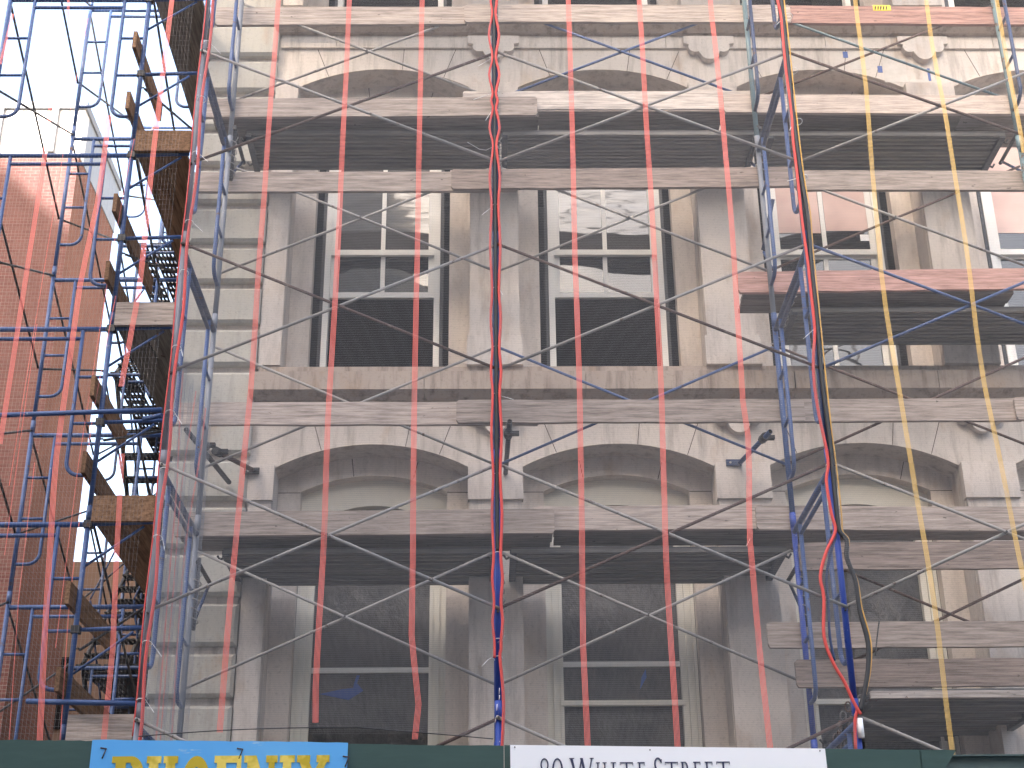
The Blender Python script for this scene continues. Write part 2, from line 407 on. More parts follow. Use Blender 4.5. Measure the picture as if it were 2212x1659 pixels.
# windows
def window(cx, z0, z1, style):
    g = MB(); Yf = YW+.44
    h = .665
    if style != 'low': g.box(cx-h, cx-h+.035, Yf+.05, Yf+.07, z0, z1); g.box(cx+h-.035, cx+h, Yf+.05, Yf+.07, z0, z1)
    wf = MB()
    if style == 'low':
        for s in (-1, 1):
            for j, (a, d) in enumerate(((.7335,.02),(.70,.045),(.667,.025),(.634,.055),(.602,.04))):
                xa, xb = cx+s*a, cx+s*(a-.0325)
                wf.box(min(xa, xb), max(xa, xb), Yf+.02+d, Yf+.16, z0, z1)
    else:
        for s in (-1, 1):
            xa, xb = cx+s*(h-.037), cx+s*(h-.10); wf.box(min(xa, xb), max(xa, xb), Yf+.04, Yf+.16, z0, z1)
    fr = wf.build('window_frame', CREAM if style == 'low' else WHITEF, bld)
    if style != 'low': g.build('weather_strip', BLACKG, fr)
    hi = .565
    def sash(za, zb, y, mun=True, bar=None, mname='sash', gl=GLASS):
        s_ = MB(); t = .066
        s_.box(cx-hi, cx-hi+t, y, y+.04, za, zb); s_.box(cx+hi-t, cx+hi, y, y+.04, za, zb)
        s_.box(cx-hi+t, cx+hi-t, y, y+.04, za, za+t); s_.box(cx-hi+t, cx+hi-t, y, y+.04, zb-t, zb)
        if mun: s_.box(cx-.024, cx+.024, y+.004, y+.036, za+t, zb-t)
        if bar: s_.box(cx-hi+t, cx+hi-t, y+.006, y+.034, bar-.012, bar+.012)
        sobj = s_.build(mname, WHITEF, fr)
        p = MB(); p.box(cx-hi+t, cx+hi-t, y+.018, y+.022, za+t, zb-t); p.build('glass_pane', gl, fr)
    if style == 'open':
        sash(z0+1.62, z1, Yf+.06, gl=GLASSU); sash(z0+1.12, z0+1.70, Yf+.115)
    elif style == 'pink':
        sash(z0+1.62, z1, Yf+.06); sash(z0+.06, z0+1.66, Yf+.115)
        p = MB(); p.box(cx-.50, cx-.03, Yf+.072, Yf+.076, z0+1.90, z1-.06); p.box(cx+.03, cx+.50, Yf+.072, Yf+.076, z0+1.93, z1-.06)
        p.build('protective_sheet', PINKG, fr)
        p = MB(); p.box(cx+.40, cx+.50, Yf+.070, Yf+.0715, z0+1.80, z0+1.88); p.build('paper_label', SIGNW, fr)
    elif style == 'low':
        s_ = MB()
        zb = at(1300, 1440, 3.14)[1] if cx > 0 else at(800, 1453, 3.14)[1]
        s_.box(cx-.575, cx+.575, Yf+.10, Yf+.14, zb, zb+.05); s_.build('meeting_rail', WHITEF, fr)
        p = MB(); p.box(cx-.575, cx+.575, Yf+.13, Yf+.134, z0, z1); p.build('plastic_sheet', FILM, fr)
        p = MB()
        if cx > 0:
            p2 = MB(); p2.box(cx-.60, cx+.60, Yf+.04, Yf+.085, zb-.39, zb-.34); p2.build('temporary_bar', CREAM, fr)
            p.prism([(cx+.17, zb-.22), (cx+.24, zb-.10), (cx+.235, zb-.02), (cx+.19, zb-.10)], Yf+.122, Yf+.128)
        else:
            p.prism([(cx-.48, zb-.20), (cx-.20, zb-.26), (cx-.06, zb-.17), (cx-.12, zb-.10), (cx-.16, zb-.14), (cx-.30, zb-.16)], Yf+.122, Yf+.128)
            p.prism([(cx-.16, zb-.13), (cx-.13, zb-.12), (cx-.10, zb-.02), (cx-.13, zb-.02)], Yf+.122, Yf+.128)
        if cx < 3: p.build('blue_tarp_scrap', TARP, fr)
for i in range(4):
    cx = C0+S*i
    window(cx, SILL, 6.85, 'low')
    window(cx, SILL+FH, 6.85+FH, 'open' if i < 2 else 'pink')
    window(cx, SILL+2*FH, 6.85+2*FH, 'open')
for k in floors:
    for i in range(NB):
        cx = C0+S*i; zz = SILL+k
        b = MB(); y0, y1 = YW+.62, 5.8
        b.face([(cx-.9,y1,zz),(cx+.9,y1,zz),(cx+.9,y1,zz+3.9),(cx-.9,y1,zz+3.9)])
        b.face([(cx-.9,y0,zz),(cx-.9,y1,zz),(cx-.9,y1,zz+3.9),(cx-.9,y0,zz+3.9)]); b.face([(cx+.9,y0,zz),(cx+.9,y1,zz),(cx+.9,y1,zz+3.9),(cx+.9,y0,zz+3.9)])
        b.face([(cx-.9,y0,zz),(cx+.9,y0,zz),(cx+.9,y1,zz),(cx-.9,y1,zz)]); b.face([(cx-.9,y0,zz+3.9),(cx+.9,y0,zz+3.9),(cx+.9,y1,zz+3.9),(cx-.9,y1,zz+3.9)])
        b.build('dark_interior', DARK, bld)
b = MB(); b.box(-3.19, 14, 6.02, 24, 0, 22); b.build('rear_wall', STONEQ, bld)

# blue tape squares and pale repair patches on the upper wall
def wallrect(px0, py0, px1, py1, Y, th=.004):
    a = at(px0, py0, Y); c = at(px1, py1, Y); return (a[0], c[0], Y-th, Y+.002, c[1], a[1])
for n_, (q, lab) in enumerate((((1820,112,1832,125),'blue tape square left of the pale repair patch above the third arch'),
        ((1895,143,1907,157),'blue tape square on the third arch band beside the larger pale patch'),
        ((2002,148,2012,175),'tall blue tape strip under the pendant ornament at upper right'))):
    b = MB(); b.box(*wallrect(*q, YW)); tag(b.build('blue_tape', TARP), lab, 'tape', 'blue tape marks on the stone')
PATCH = mat('fresh_mortar', (.66,.63,.60), .9)
base(PATCH, ramp(PATCH, noise(PATCH, coords(PATCH, (1,1,1)), 12, 5), [(.3,(.52,.48,.44)),(.7,(.62,.58,.54))]))
for q in ((1832,92,1878,150),(1905,128,1962,178),(1964,172,2055,190)):
    b = MB(); b.box(*wallrect(*q, YW, .0025)); b.build('repair_patch', PATCH, bld)

# ------------------------------------------------------------------ brick building far left
bx, by = -8.56, 15.0
bb = thing('brick_building', 'tall red brick building with a pale glazed top beyond the side scaffold', 'building', (bx, by, 0))
yb2 = 18.1
b = MB(); b.face([(-22,by,0),(bx,by,0),(bx,by,18.95),(-22,by,18.95)]); b.build('front_wall', BRF, bb)
b = MB(); b.face([(bx,by,0),(bx,yb2,0),(bx,yb2,18.95),(bx,by,18.95)]); b.face([(bx,yb2,0),(-22,yb2,0),(-22,yb2,19),(bx,yb2,19)]); b.face([(-22,yb2,0),(-22,by,0),(-22,by,19),(-22,yb2,19)]); b.build('side_wall', BRS, bb)
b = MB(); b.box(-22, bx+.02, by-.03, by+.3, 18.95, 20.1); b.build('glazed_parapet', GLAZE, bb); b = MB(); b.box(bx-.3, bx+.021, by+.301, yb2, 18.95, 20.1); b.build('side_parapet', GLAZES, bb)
b = MB(); b.box(-22, bx+.06, by-.09, yb2+.05, 20.1, 20.28); b.build('coping', GLAZEP, bb)
for xx in (-9.2, -10.35, -11.6):
    b = MB(); b.box(xx, xx+.13, by-.12, by-.031, 19.0, 20.1); b.build('rain_pipe', GLAZEP, bb)
# far low houses seen between the scaffold legs
fb = thing('far_building', 'brown brick building further down the side street behind the scaffold', 'building', (-9, 24, 0))
b = MB(); b.box(-14, -6.2, 24, 34, 0, 13.1); b.build('wall', mat('brown_far_wall', (.16,.105,.08), .95, spec=.05), fb)
b = MB()
for zz in range(3, 12, 3):
    for xx in range(-13, -7, 2): b = MB(); b.box(xx, xx+.9, 23.95, 24.0, zz, zz+1.7); b.build('window', DARK, fb)

# ------------------------------------------------------------------ opposite side of the street (behind the camera: shades and reflects)
ob = thing('opposite_building', 'tall light stone building across the street with rows of plain windows', 'building', (0, -16, 0))
b = MB(); b.box(-30, -2.6, -30, -16, 0, 26.0); b.box(-2.6, 34, -30, -16.1, 0, 15.0); b.build('wall', mat('opposite_stone', (.72,.66,.58), .9), ob)
b = MB()
for zz in range(0, 5):
    for xx in range(-28, 33 if zz < 3 else -4, 3): b.box(xx, xx+1.5, -16, -15.96, 1.5+zz*4.2, 4.2+zz*4.2)
b.build('window', mat('opposite_window', (.03,.035,.04), .1), ob)
b = MB(); b.box(-30.3, -2.3, -30, -15.6, 26.0, 26.5); b.box(-2.3, 34.3, -30, -15.7, 15.0, 15.4); b.build('cornice', mat('opposite_cornice', (.4,.37,.32), .9), ob)
ot = thing('opposite_tower', 'higher corner building beyond the crossing on the opposite side', 'building', (-60, -30, 0))
b = MB(); b.box(-90, -33.15, -36.0, -16, 0, 40.85); b.build('wall', mat('tower_brick', (.3,.2,.16), .9), ot)

# ------------------------------------------------------------------ scaffold frames
H = 2.03; BAY = 2.67; DEP = 1.52
NODE = 10.08; LEV = [NODE-H*k for k in range(-1, 4)]     # upper brace-pin level of each lift
def frame_parts(root, horiz, mats, ladder=.27):
    """walk-through frame; origin at its foot on the first leg; spans `horiz` = 'x' or 'y' for 1.5 m"""
    W = DEP
    def q(u, z): return (u, 0, z) if horiz == 'x' else (0, u, z)
    mleg, mhd, min_ = mats
    o0 = Vector(root.location)
    def bld(pts, r, name, mm, parent=root, n=10):
        m_ = MB(); m_.tube([Vector(p)+o0 for p in pts], r, n); return m_.build(name, mm, parent)
    T = H
    for u in (0, W):
        l = bld([q(u, 0), q(u, T)], .0255, 'leg', mleg)
        bld([q(u, T-.07), q(u, T+.07)], .029, 'coupling_sleeve', mleg, l)
        s = 1 if u == 0 else -1
        # pins
        for zz in (T-.06, T-1.28):
            m_ = MB(); a = Vector(q(u, zz))+o0; d = Vector((0, -.05, 0)) if horiz == 'y' else Vector((-.05, 0, 0))
            if u == W: d = -d
            m_.tube([a, a+d], .009, 6); m_.build('brace_pin', DARKM, l)
    bld([q(.02, T-.11), q(W-.02, T-.11)], .0255, 'header', mhd)
    bld([q(ladder, T-.215), q(W-ladder, T-.215)], .0195, 'lower_header', mhd)
    for u, s in ((0, 1), (W, -1)):
        a = u+s*ladder; pts = [q(a, T-.12), q(a, T-1.52)]
        for j in range(1, 8):
            an = math.pi/2*j/7; pts.append(q(a-s*.13*(1-math.cos(an)), T-1.52-.13*math.sin(an)))
        pts.append(q(u+s*.02, T-1.65))
        bld(pts, .0195, 'inner_leg', min_)
        for zz in (T-.63, T-1.12): bld([q(u+s*.02, zz), q(a-s*.01, zz)], .0155, 'rung', min_)
protos = {}
def frame(kind, loc, label, group, mats, horiz):
    key = (kind, horiz)
    if key not in protos:
        t = thing('walk_through_scaffold', label, 'scaffold frame', loc, group); frame_parts(t, horiz, mats); protos[key] = t; return t
    return dup(protos[key], loc, label)
colname = ['left', 'centre', 'right', 'far right']
rowname = ['topmost', 'second from the top', 'third from the top', 'lowest']
fkind = {(0,0):'v',(0,1):'v',(0,2):'v',(0,3):'v',(1,0):'k',(1,1):'k',(1,2):'b',(1,3):'bb',(2,0):'t',(2,1):'v',(2,2):'b',(2,3):'bb',(3,0):'t',(3,1):'t',(3,2):'b',(3,3):'b'}
fm = {'v':(GALVP, BLUED, BLUE), 'k':(BLUED, BLUED, BLUE), 'b':(BLUE, BLUED, BLUE), 'bb':(BLUEB, BLUE, BLUE), 't':(TEAL, TEAL, BLUED)}
fdesc = {'v':'silvery blue worn', 'k':'dark blue cable-wrapped', 'b':'blue painted', 'bb':'bright blue glossy', 't':'green-grey painted'}
for c in range(4):
    for k in range(5):
        if k == 4: ztop, rn = LEV[4]+.06, 'shed-level'
        else: ztop, rn = LEV[k]+.06, rowname[k]
        kd = fkind.get((c, min(k, 3)), 'b')
        frame(kd, (-BAY+BAY*c, 0, ztop-H), '%s edge-on scaffold frame, %s lift of the %s post line' % (fdesc[kd], rn, colname[c]),
              'scaffold frames standing edge-on before the stone front', fm[kd], 'y')

# cross braces
def brace(x0, x1, ztop, zbot, Y, ma, mb, label, group, axis='x', X=None):
    if axis == 'x':
        a0, a1, b0, b1 = (x0, Y, ztop), (x1, Y, zbot), (x0, Y, zbot), (x1, Y, ztop)
        off = Vector((0, .022, 0))
    else:
        a0, a1, b0, b1 = (X, x0, ztop), (X, x1, zbot), (X, x0, zbot), (X, x1, ztop); off = Vector((.022, 0, 0))
    mid = (Vector(a0)+Vector(a1))/2
    t = thing('cross_brace', label, 'cross brace', tuple(mid), group)
    m_ = MB(); d = (Vector(a1)-Vector(a0)).normalized()
    m_.tube([Vector(a0)-d*.02, Vector(a1)+d*.02], .0135, 8); m_.build('rod', ma, t)
    m_ = MB(); d = (Vector(b1)-Vector(b0)).normalized()
    m_.tube([Vector(b0)-d*.02+off*1.2, Vector(b1)+d*.02+off*1.2], .0135, 8); m_.build('rod', mb, t)
    m_ = MB(); m_.tube([mid-off*.7, mid+off*2], .010, 8); m_.build('rivet', DARKM, t)
    return t
g, r_, u_, t_ = GALV, RUST, BROD, TEAL
front = [[(g, r_), (r_, g), (g, g), (g, r_)], [(g, g), (r_, g), (g, r_), (g, r_)], [(r_, g), (u_, u_), (g, g), (g, g)]]
rear = [[(g, g), (g, g), (g, g), (g, g)], [(u_, u_), (g, g), (u_, u_), (g, g)], [(t_, r_), (g, r_), (r_, r_), (r_, r_)]]
cn = {id(g):'grey', id(r_):'rusty brown', id(u_):'blue', id(t_):'green-grey'}
bayn = ['left bay', 'middle bay', 'right bay']
rn3 = ['top row', 'second row', 'third row', 'bottom row']
def desc(a, b_): return cn[id(a)] if a is b_ else '%s and %s' % (cn[id(a)], cn[id(b_)])
for bay in range(3):
    for k in range(4):
        a, b_ = front[bay][k]
        zt = LEV[k+1]
        brace(-BAY+BAY*bay, BAY*bay, zt, zt-1.19, -.032, a, b_, '%s street-side cross brace, %s of the %s' % (desc(a, b_), rn3[k], bayn[bay]), 'cross braces on the street face of the scaffold')
    for k in range(5):
        zt = [11.97, 9.93, 7.89, 5.85, 3.82][k]
        a, b_ = rear[bay][min(k, 3)]
        brace(-BAY+BAY*bay, BAY*bay, zt, zt-1.22, 1.625, a, b_, '%s wall-side cross brace, row %s of the %s' % (desc(a, b_), ['one', 'two', 'three', 'four', 'five'][k], bayn[bay]), 'cross braces on the wall side of the scaffold')

# ------------------------------------------------------------------ planks
def plank(pxl, pyl, pxr, pyr, Y, mm, label, group, h=.228, th=.042, clip=.018, name='wooden_guardrail', cat='plank', edge=1):
    """long board on edge; (pxl,pyl) and (pxr,pyr) are its top corners in the photo layout"""
    a = at(pxl, pyl, Y); c = at(pxr, pyr, Y)
    dx = c[0]-a[0]; sl = (c[1]-a[1])/dx; z0 = a[1]
    b = MB()
    n = max(6, int(dx/.25)); top = []; bot = []
    rs = random.Random(int(pxl*7+pyl))
    for i in range(n+1):
        x = a[0]+dx*i/n; e = 0
        wob = (rs.random()-.5)*.006
        z1 = z0+sl*(x-a[0])+wob; zb = z1-h+(rs.random()-.5)*.005
        top.append([x, z1]); bot.append([x, zb])
    poly = [(top[0][0], bot[0][1]+clip*1.6), (top[0][0]+clip, bot[0][1])] + [tuple(p) for p in bot[1:-1]] + \
           [(top[-1][0]-clip, bot[-1][1]), (top[-1][0], bot[-1][1]+clip*1.6), (top[-1][0], top[-1][1]-clip), (top[-1][0]-clip, top[-1][1])] + \
           [tuple(p) for p in reversed(top[1:-1])] + [(top[0][0]+clip, top[0][1]), (top[0][0], top[0][1]-clip)]
    # local origin at the left end so the grain differs from plank to plank
    o0 = Vector((a[0], Y, z0))
    b.prism([(x, z) for x, z in poly], Y, Y+th)
    e = bpy.data.objects.new('tmp', None); ORI['tmp'] = o0
    me_o = MB(); me_o.v = b.v; me_o.f = b.f; me_o.mi = b.mi; me_o.sm = b.sm
    me = bpy.data.meshes.new(name)
    me.from_pydata([(x-o0[0], y-o0[1], z-o0[2]) for x, y, z in b.v], [], b.f); me.materials.append(mm); me.update()
    o = bpy.data.objects.new(name, me); COL.objects.link(o); o.location = o0
    bpy.data.objects.remove(e)
    ORI[o.name] = o0
    return tag(o, label, cat, group)
GP = 'planks lashed on edge behind the wall-side posts'
YP = 1.56
P_ = plank
P_(468,16,1012,14, YP+.045, WOOD, 'grey plank at the very top left, its right end behind a pitted plank', GP)
P_(1003,9,1706,11, YP, WOOD, 'pitted and spotted grey plank at the very top, across the middle bay', GP)
P_(1690,12,2290,16, YP+.045, WOODP, 'pinkish plank at the top right with a yellow sticker', GP)
P_(442,213,1160,209, YP, WOOD, 'grey toe plank of the upper left platform ending right of the centre post', GP)
P_(1000,197,1640,196, YP+.05, WOODW, 'bleached whitish toe plank of the upper middle platform', GP)
P_(1562,203,2290,207, YP, WOOD, 'split-ended grey toe plank of the upper right platform', GP)
P_(411,372,1118,370, YP+.045, WOOD, 'pale grey guard plank between the upper left platform and the left window tops', GP)
P_(975,366,1724,360, YP, WOODB, 'guard plank with swirling grain crossing the centre post at the window tops', GP)
P_(1716,368,2290,369, YP+.045, WOOD, 'grey guard plank at the head of the third window', GP)
P_(366,869,1165,868, YP+.045, WOOD, 'long grey guard plank below the left window sill', GP)
P_(986,864,1736,862, YP, WOOD, 'grey guard plank with a splintered end below the middle window sill', GP)
P_(1700,862,2205,860, YP+.045, WOOD, 'pinkish grey guard plank below the third window sill', GP)
P_(2190,858,2300,858, YP, WOOD, 'short plank end at the right edge below the third window sill', GP)
P_(378,1106,1197,1099, YP, WOOD, 'cracked whitish toe plank of the lower left platform with rounded end', GP)
P_(1150,1094,1650,1090, YP+.045, WOOD, 'grey toe plank of the lower middle platform between two overlapping planks', GP)
P_(1632,1092,2290,1095, YP, WOOD, 'grey toe plank of the lower right platform with fine cracked grain', GP)
P_(1592,587,2290,578, YP, WOODP, 'salmon pink toe plank across the third window', GP)
P_(1725,1172,2290,1168, 1.43, WOODB, 'brownish grey plank with split end grain, just below the lower right toe plank', GP, clip=.004, h=.25)
P_(1656,1344,2290,1341, YP, WOOD, 'grey plank with rounded left end across the lower third window', GP)
P_(1717,1425,2290,1420, 1.43, WOODB, 'dark grained plank with rounded corners at the lower right above the deck', GP, h=.24)
# yellow sticker and blue nail spot
a = at(1885, 11, YP+.043); c = at(1925, 23, YP+.043)
stk = bpy.data.objects
t = thing('warning_sticker', 'small yellow and black sticker on the pinkish top right plank', 'sticker', (a[0], YP+.043, a[1]))
b = MB(); b.box(a[0], c[0], YP+.040, YP+.0445, c[1], a[1]); b.build('sticker_face', mat('sticker_yellow', (.75,.55,.03), .5), t)
b = MB()
for j in range(5):
    x = a[0]+.012+j*.03; b.prism([(x, c[1]+.01), (x+.014, c[1]+.01), (x+.022, a[1]-.018), (x+.008, a[1]-.018)], YP+.0385, YP+.0399)
b.build('black_marking', DARK, t)

# flat boards seen from below
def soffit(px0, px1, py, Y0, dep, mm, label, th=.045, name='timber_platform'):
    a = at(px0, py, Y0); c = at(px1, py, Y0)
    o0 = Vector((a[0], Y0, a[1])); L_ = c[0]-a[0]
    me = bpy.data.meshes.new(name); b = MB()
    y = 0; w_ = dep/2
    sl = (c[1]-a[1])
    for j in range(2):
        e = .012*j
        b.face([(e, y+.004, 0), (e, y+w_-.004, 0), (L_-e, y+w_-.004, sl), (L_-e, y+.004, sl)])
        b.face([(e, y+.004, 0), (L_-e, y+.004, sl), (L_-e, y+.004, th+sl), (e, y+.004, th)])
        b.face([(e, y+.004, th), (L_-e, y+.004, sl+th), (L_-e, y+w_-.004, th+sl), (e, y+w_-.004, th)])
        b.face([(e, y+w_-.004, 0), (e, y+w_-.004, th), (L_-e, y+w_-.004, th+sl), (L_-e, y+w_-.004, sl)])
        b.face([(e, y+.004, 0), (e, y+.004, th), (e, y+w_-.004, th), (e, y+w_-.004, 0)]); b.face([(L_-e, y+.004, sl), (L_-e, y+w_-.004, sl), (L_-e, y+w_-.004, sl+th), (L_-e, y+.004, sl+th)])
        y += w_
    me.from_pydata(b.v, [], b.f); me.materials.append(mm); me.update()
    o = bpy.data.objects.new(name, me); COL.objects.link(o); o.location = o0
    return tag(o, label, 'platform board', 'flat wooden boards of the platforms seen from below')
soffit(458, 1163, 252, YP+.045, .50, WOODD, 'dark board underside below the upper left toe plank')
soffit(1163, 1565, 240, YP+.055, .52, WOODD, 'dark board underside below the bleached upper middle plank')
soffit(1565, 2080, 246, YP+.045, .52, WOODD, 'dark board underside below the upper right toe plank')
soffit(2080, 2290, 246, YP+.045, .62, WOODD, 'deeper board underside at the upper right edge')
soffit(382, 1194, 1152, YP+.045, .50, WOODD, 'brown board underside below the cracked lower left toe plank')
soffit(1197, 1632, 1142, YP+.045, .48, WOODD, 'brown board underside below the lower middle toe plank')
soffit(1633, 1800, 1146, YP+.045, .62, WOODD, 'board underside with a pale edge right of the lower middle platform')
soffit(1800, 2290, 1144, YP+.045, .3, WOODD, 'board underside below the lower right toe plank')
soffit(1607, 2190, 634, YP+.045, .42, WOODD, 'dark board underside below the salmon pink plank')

# ribbed aluminium decks
def deck(px0, px1, py0, py1, Y0, label, cross=True):
    """underside between photo rows py0 (front edge at depth Y0) and py1 (rear edge)"""
    a = at((px0+px1)/2, py0, Y0); z = a[1]
    x0 = at(px0, py0, Y0)[0]; x1 = at(px1, py0, Y0)[0]
    # depth of rear edge so that it falls on row py1
    lo, hi = Y0, Y0+2
    for _ in range(30):
        mi_ = (lo+hi)/2
        if at((px0+px1)/2, py1, mi_)[1] > z: hi = mi_
        else: lo = mi_
    Y1 = lo
    t = thing('aluminium_deck', label, 'scaffold deck', (x0, Y0, z), 'ribbed metal decks seen from below')
    D = Y1-Y0; b = MB(); n = 2
    w_ = D/n
    for j in range(n):
        y = Y0+w_*j
        b.box(x0, x1, y+.004, y+w_-.004, z+.035, z+.05)
    b.build('deck_panel', ALU, t)
    rb = MB()
    for j in range(n):
        y = Y0+w_*j
        for f in (.0, .24, .47, .70, .93):
            rb.box(x0, x1, y+.004+f*(w_-.03), y+.004+f*(w_-.03)+.038, z-.002 if f in (.0, .93) else z+.008, z+.034)
    rb.build('rib', ALUR, t)
    for xx in (x0, x1-.05):
        e = MB(); e.box(xx-.01, xx+.05, Y0+.01, Y1-.01, z-.03, z+.033); eb = e.build('end_beam', STEELD, t)
        for yy in (Y0+.10, Y1-.14):
            k_ = MB(); s_ = -1 if xx == x0 else 1
            xh = xx-.012 if xx == x0 else xx+.052
            k_.tube([(xh, yy, z-.01), (xh+s_*.03, yy, z-.03), (xh+s_*.055, yy, z+.01)], .012, 6); k_.build('hook', DARKM, eb)
    return Y1
deck(532, 1078, 288, 368, 1.75, 'ribbed metal deck of the upper left platform')
deck(1086, 1640, 290, 368, 1.75, 'ribbed metal deck of the upper middle platform behind the bleached plank')
deck(1662, 2172, 292, 372, 1.75, 'ribbed metal deck of the upper right platform')
deck(1712, 2300, 672, 746, 1.75, 'ribbed metal deck crossing the third window')
deck(482, 1072, 1194, 1266, 1.75, 'ribbed metal deck of the lower left platform')
deck(1104, 1700, 1192, 1262, 1.75, 'ribbed metal deck of the lower middle platform left of the right post')
deck(1886, 2300, 1500, 1650, 1.2, 'ribbed metal deck at the bottom right above the green fascia')
b = MB(); a = at(1880, 1493, 1.16); c = at(2290, 1506, 1.16); b.box(a[0], c[0], 1.15, 1.19, c[1], a[1]); tag(b.build('edge_batten', WOODW), 'thin whitish board along the front edge of the bottom right deck', 'board')

# unseen platform above the frame, added to shade the top of the wall
for c in range(3):
    t = thing('timber_platform', 'unseen plank platform added above the topmost guardrails, %s bay' % ['left', 'middle', 'right'][c], 'platform board', (-BAY+BAY*c, .1, 13.9), 'flat wooden boards of the platforms seen from below')
    for j in range(9):
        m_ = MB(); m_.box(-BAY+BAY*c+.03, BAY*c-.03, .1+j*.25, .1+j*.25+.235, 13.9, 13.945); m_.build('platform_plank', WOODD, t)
# brackets from the rear posts to the wall carrying the decks
for c in range(4):
    X = -BAY+BAY*c
    for k, zz in enumerate((9.93, 5.83)):
        if c >= 2 and False: continue
        zz = zz-.12 if k else zz+.38
        t = thing('side_bracket', 'dark steel bracket from the %s wall-side post carrying the %s decks' % (colname[c], ['upper', 'lower'][k]), 'bracket', (X, 1.54, zz), 'dark brackets between the posts and the wall')
        m_ = MB(); m_.tube([(X+.035, 1.50, zz), (X+.035, 2.16, zz)], .02, 8); m_.build('arm', DARKM, t)
        m_ = MB(); m_.tube([(X+.035, 2.10, zz-.02), (X+.035, 1.56, zz-.52)], .015, 8); m_.build('knee_brace', BLUED, t)
        m_ = MB(); m_.tube([(X+.035, 1.555, zz+.05), (X+.035, 1.555, zz-.60)], .018, 8); m_.build('upright', DARKM, t)
        # rope lashing
        m_ = MB()
        pts = [(X+.03+.045*math.cos(a*1.1), 1.54+.045*math.sin(a*1.1), zz-.1-.45*a/30) for a in range(31)]
        m_.tube(pts, .006, 5); m_.build('wire_lashing', GALV, t)

# wall ties
def tie(p0, p1, pc, foot, label, mm=STEELD, mf=None):
    t = thing('wall_tie', label, 'wall tie', tuple(p0), 'tubes tying the scaffold to the wall')
    m_ = MB(); m_.tube([p0, p1], .024, 10); m_.build('tube', mm, t)
    m_ = MB(); m_.tube([Vector(p0)+(Vector(p1)-Vector(p0)).normalized()*-.002, p0], .019, 8); m_.build('tube_bore', DARK, t)
    m_ = MB(); d = (Vector(p1)-Vector(p0)).normalized(); q = Vector(pc)
    m_.tube([q-d*.045, q+d*.045], .042, 8); m_.box(q.x-.03, q.x+.10, q.y-.03, q.y+.02, q.z-.018, q.z+.018); m_.build('clamp', DARKM, t)
    if foot:
        m_ = MB(); f = Vector(foot); m_.tube([p1, f], .02, 8); m_.box(f.x-.13, f.x+.02, f.y-.012, f.y+.012, f.z-.03, f.z+.035); pl = m_.build('foot_plate', mf or mm, t)
        m_ = MB(); m_.tube([(f.x-.09, f.y-.02, f.z), (f.x-.09, f.y+.005, f.z)], .012, 8); m_.build('bolt', GALV, pl)
tie(P(1101, 910, 1.30), P(1092, 1022, 2.50), P(1098, 937, 1.55), None, 'dark open-ended tie tube with clamp right of the centre post')
tie(P(402, 928, 1.30), P(495, 1042, 2.45), P(442, 962, 1.6), None, 'dark tie tube with clamp behind the left wall-side post')
tie(P(462, 972, 1.8), P(545, 1015, 2.44), P(470, 976, 1.8), P(556, 1018, 2.485), 'rusty orange tie rod ending in a bolted bracket beside the left arch', RUST, DARKM)
tie(P(1664, 932, 1.75), P(1600, 998, 2.42), P(1650, 946, 1.9), P(1597, 1000, 2.50), 'blue tie tube with bolted foot plate between the middle and right arches', BLUE, BLUED)
# dark strut hanging right of the right post and the chained bundle at its foot
t = thing('leaning_strut', 'dark leaning strut left of the right wall-side post', 'strut', tuple(P(1668, 460, 1.62)))
m_ = MB(); m_.tube([P(1670, 430, 1.6), P(1648, 540, 1.9)], .02, 8); m_.build('tube', BLUED, t)
m_ = MB(); m_.tube([P(1650, 545, 1.9), P(1668, 580, 1.7)], .014, 8); m_.build('toggle', BLUE, t)
t = thing('leaning_strut', 'dark strut wrapped in wire beside the right post below the pink plank', 'strut', tuple(P(1690, 660, 1.5)))
m_ = MB(); m_.tube([P(1712, 640, 1.5), P(1668, 760, 1.9)], .024, 8); m_.build('tube', BLUED, t)
m_ = MB(); p0, p1 = P(1712, 640, 1.5), P(1668, 760, 1.9)
m_.tube([p0.lerp(p1, i/40)+Vector((.04*math.cos(i*1.2), .04*math.sin(i*1.2), 0)) for i in range(41)], .005, 5); m_.build('wire_lashing', GALV, t)
t = thing('chain', 'grey chain wound round a tube at the foot of the right post', 'chain', tuple(P(1822, 1560, .7)))
m_ = MB(); p0, p1 = P(1845, 1515, .6), P(1802, 1625, 1.1)
m_.tube([p0, p1], .022, 8); m_.tube([p0+Vector((.07,0,0)), p1+Vector((.09,0,0))], .014, 8); m_.build('tube', DARKM, t)
for i in range(16):
    c_ = p0.lerp(p1, i/16)+Vector((.045*math.cos(i*1.9), -.03, .0))
    m_ = MB(); an = i*1.3
    ring = [c_+Vector((.026*math.cos(a*math.pi/5)*math.cos(an), .026*math.cos(a*math.pi/5)*math.sin(an)-.01, .04*math.sin(a*math.pi/5))) for a in range(11)]
    m_.tube(ring, .007, 5, caps=False); m_.build('link', CHAIN, t)

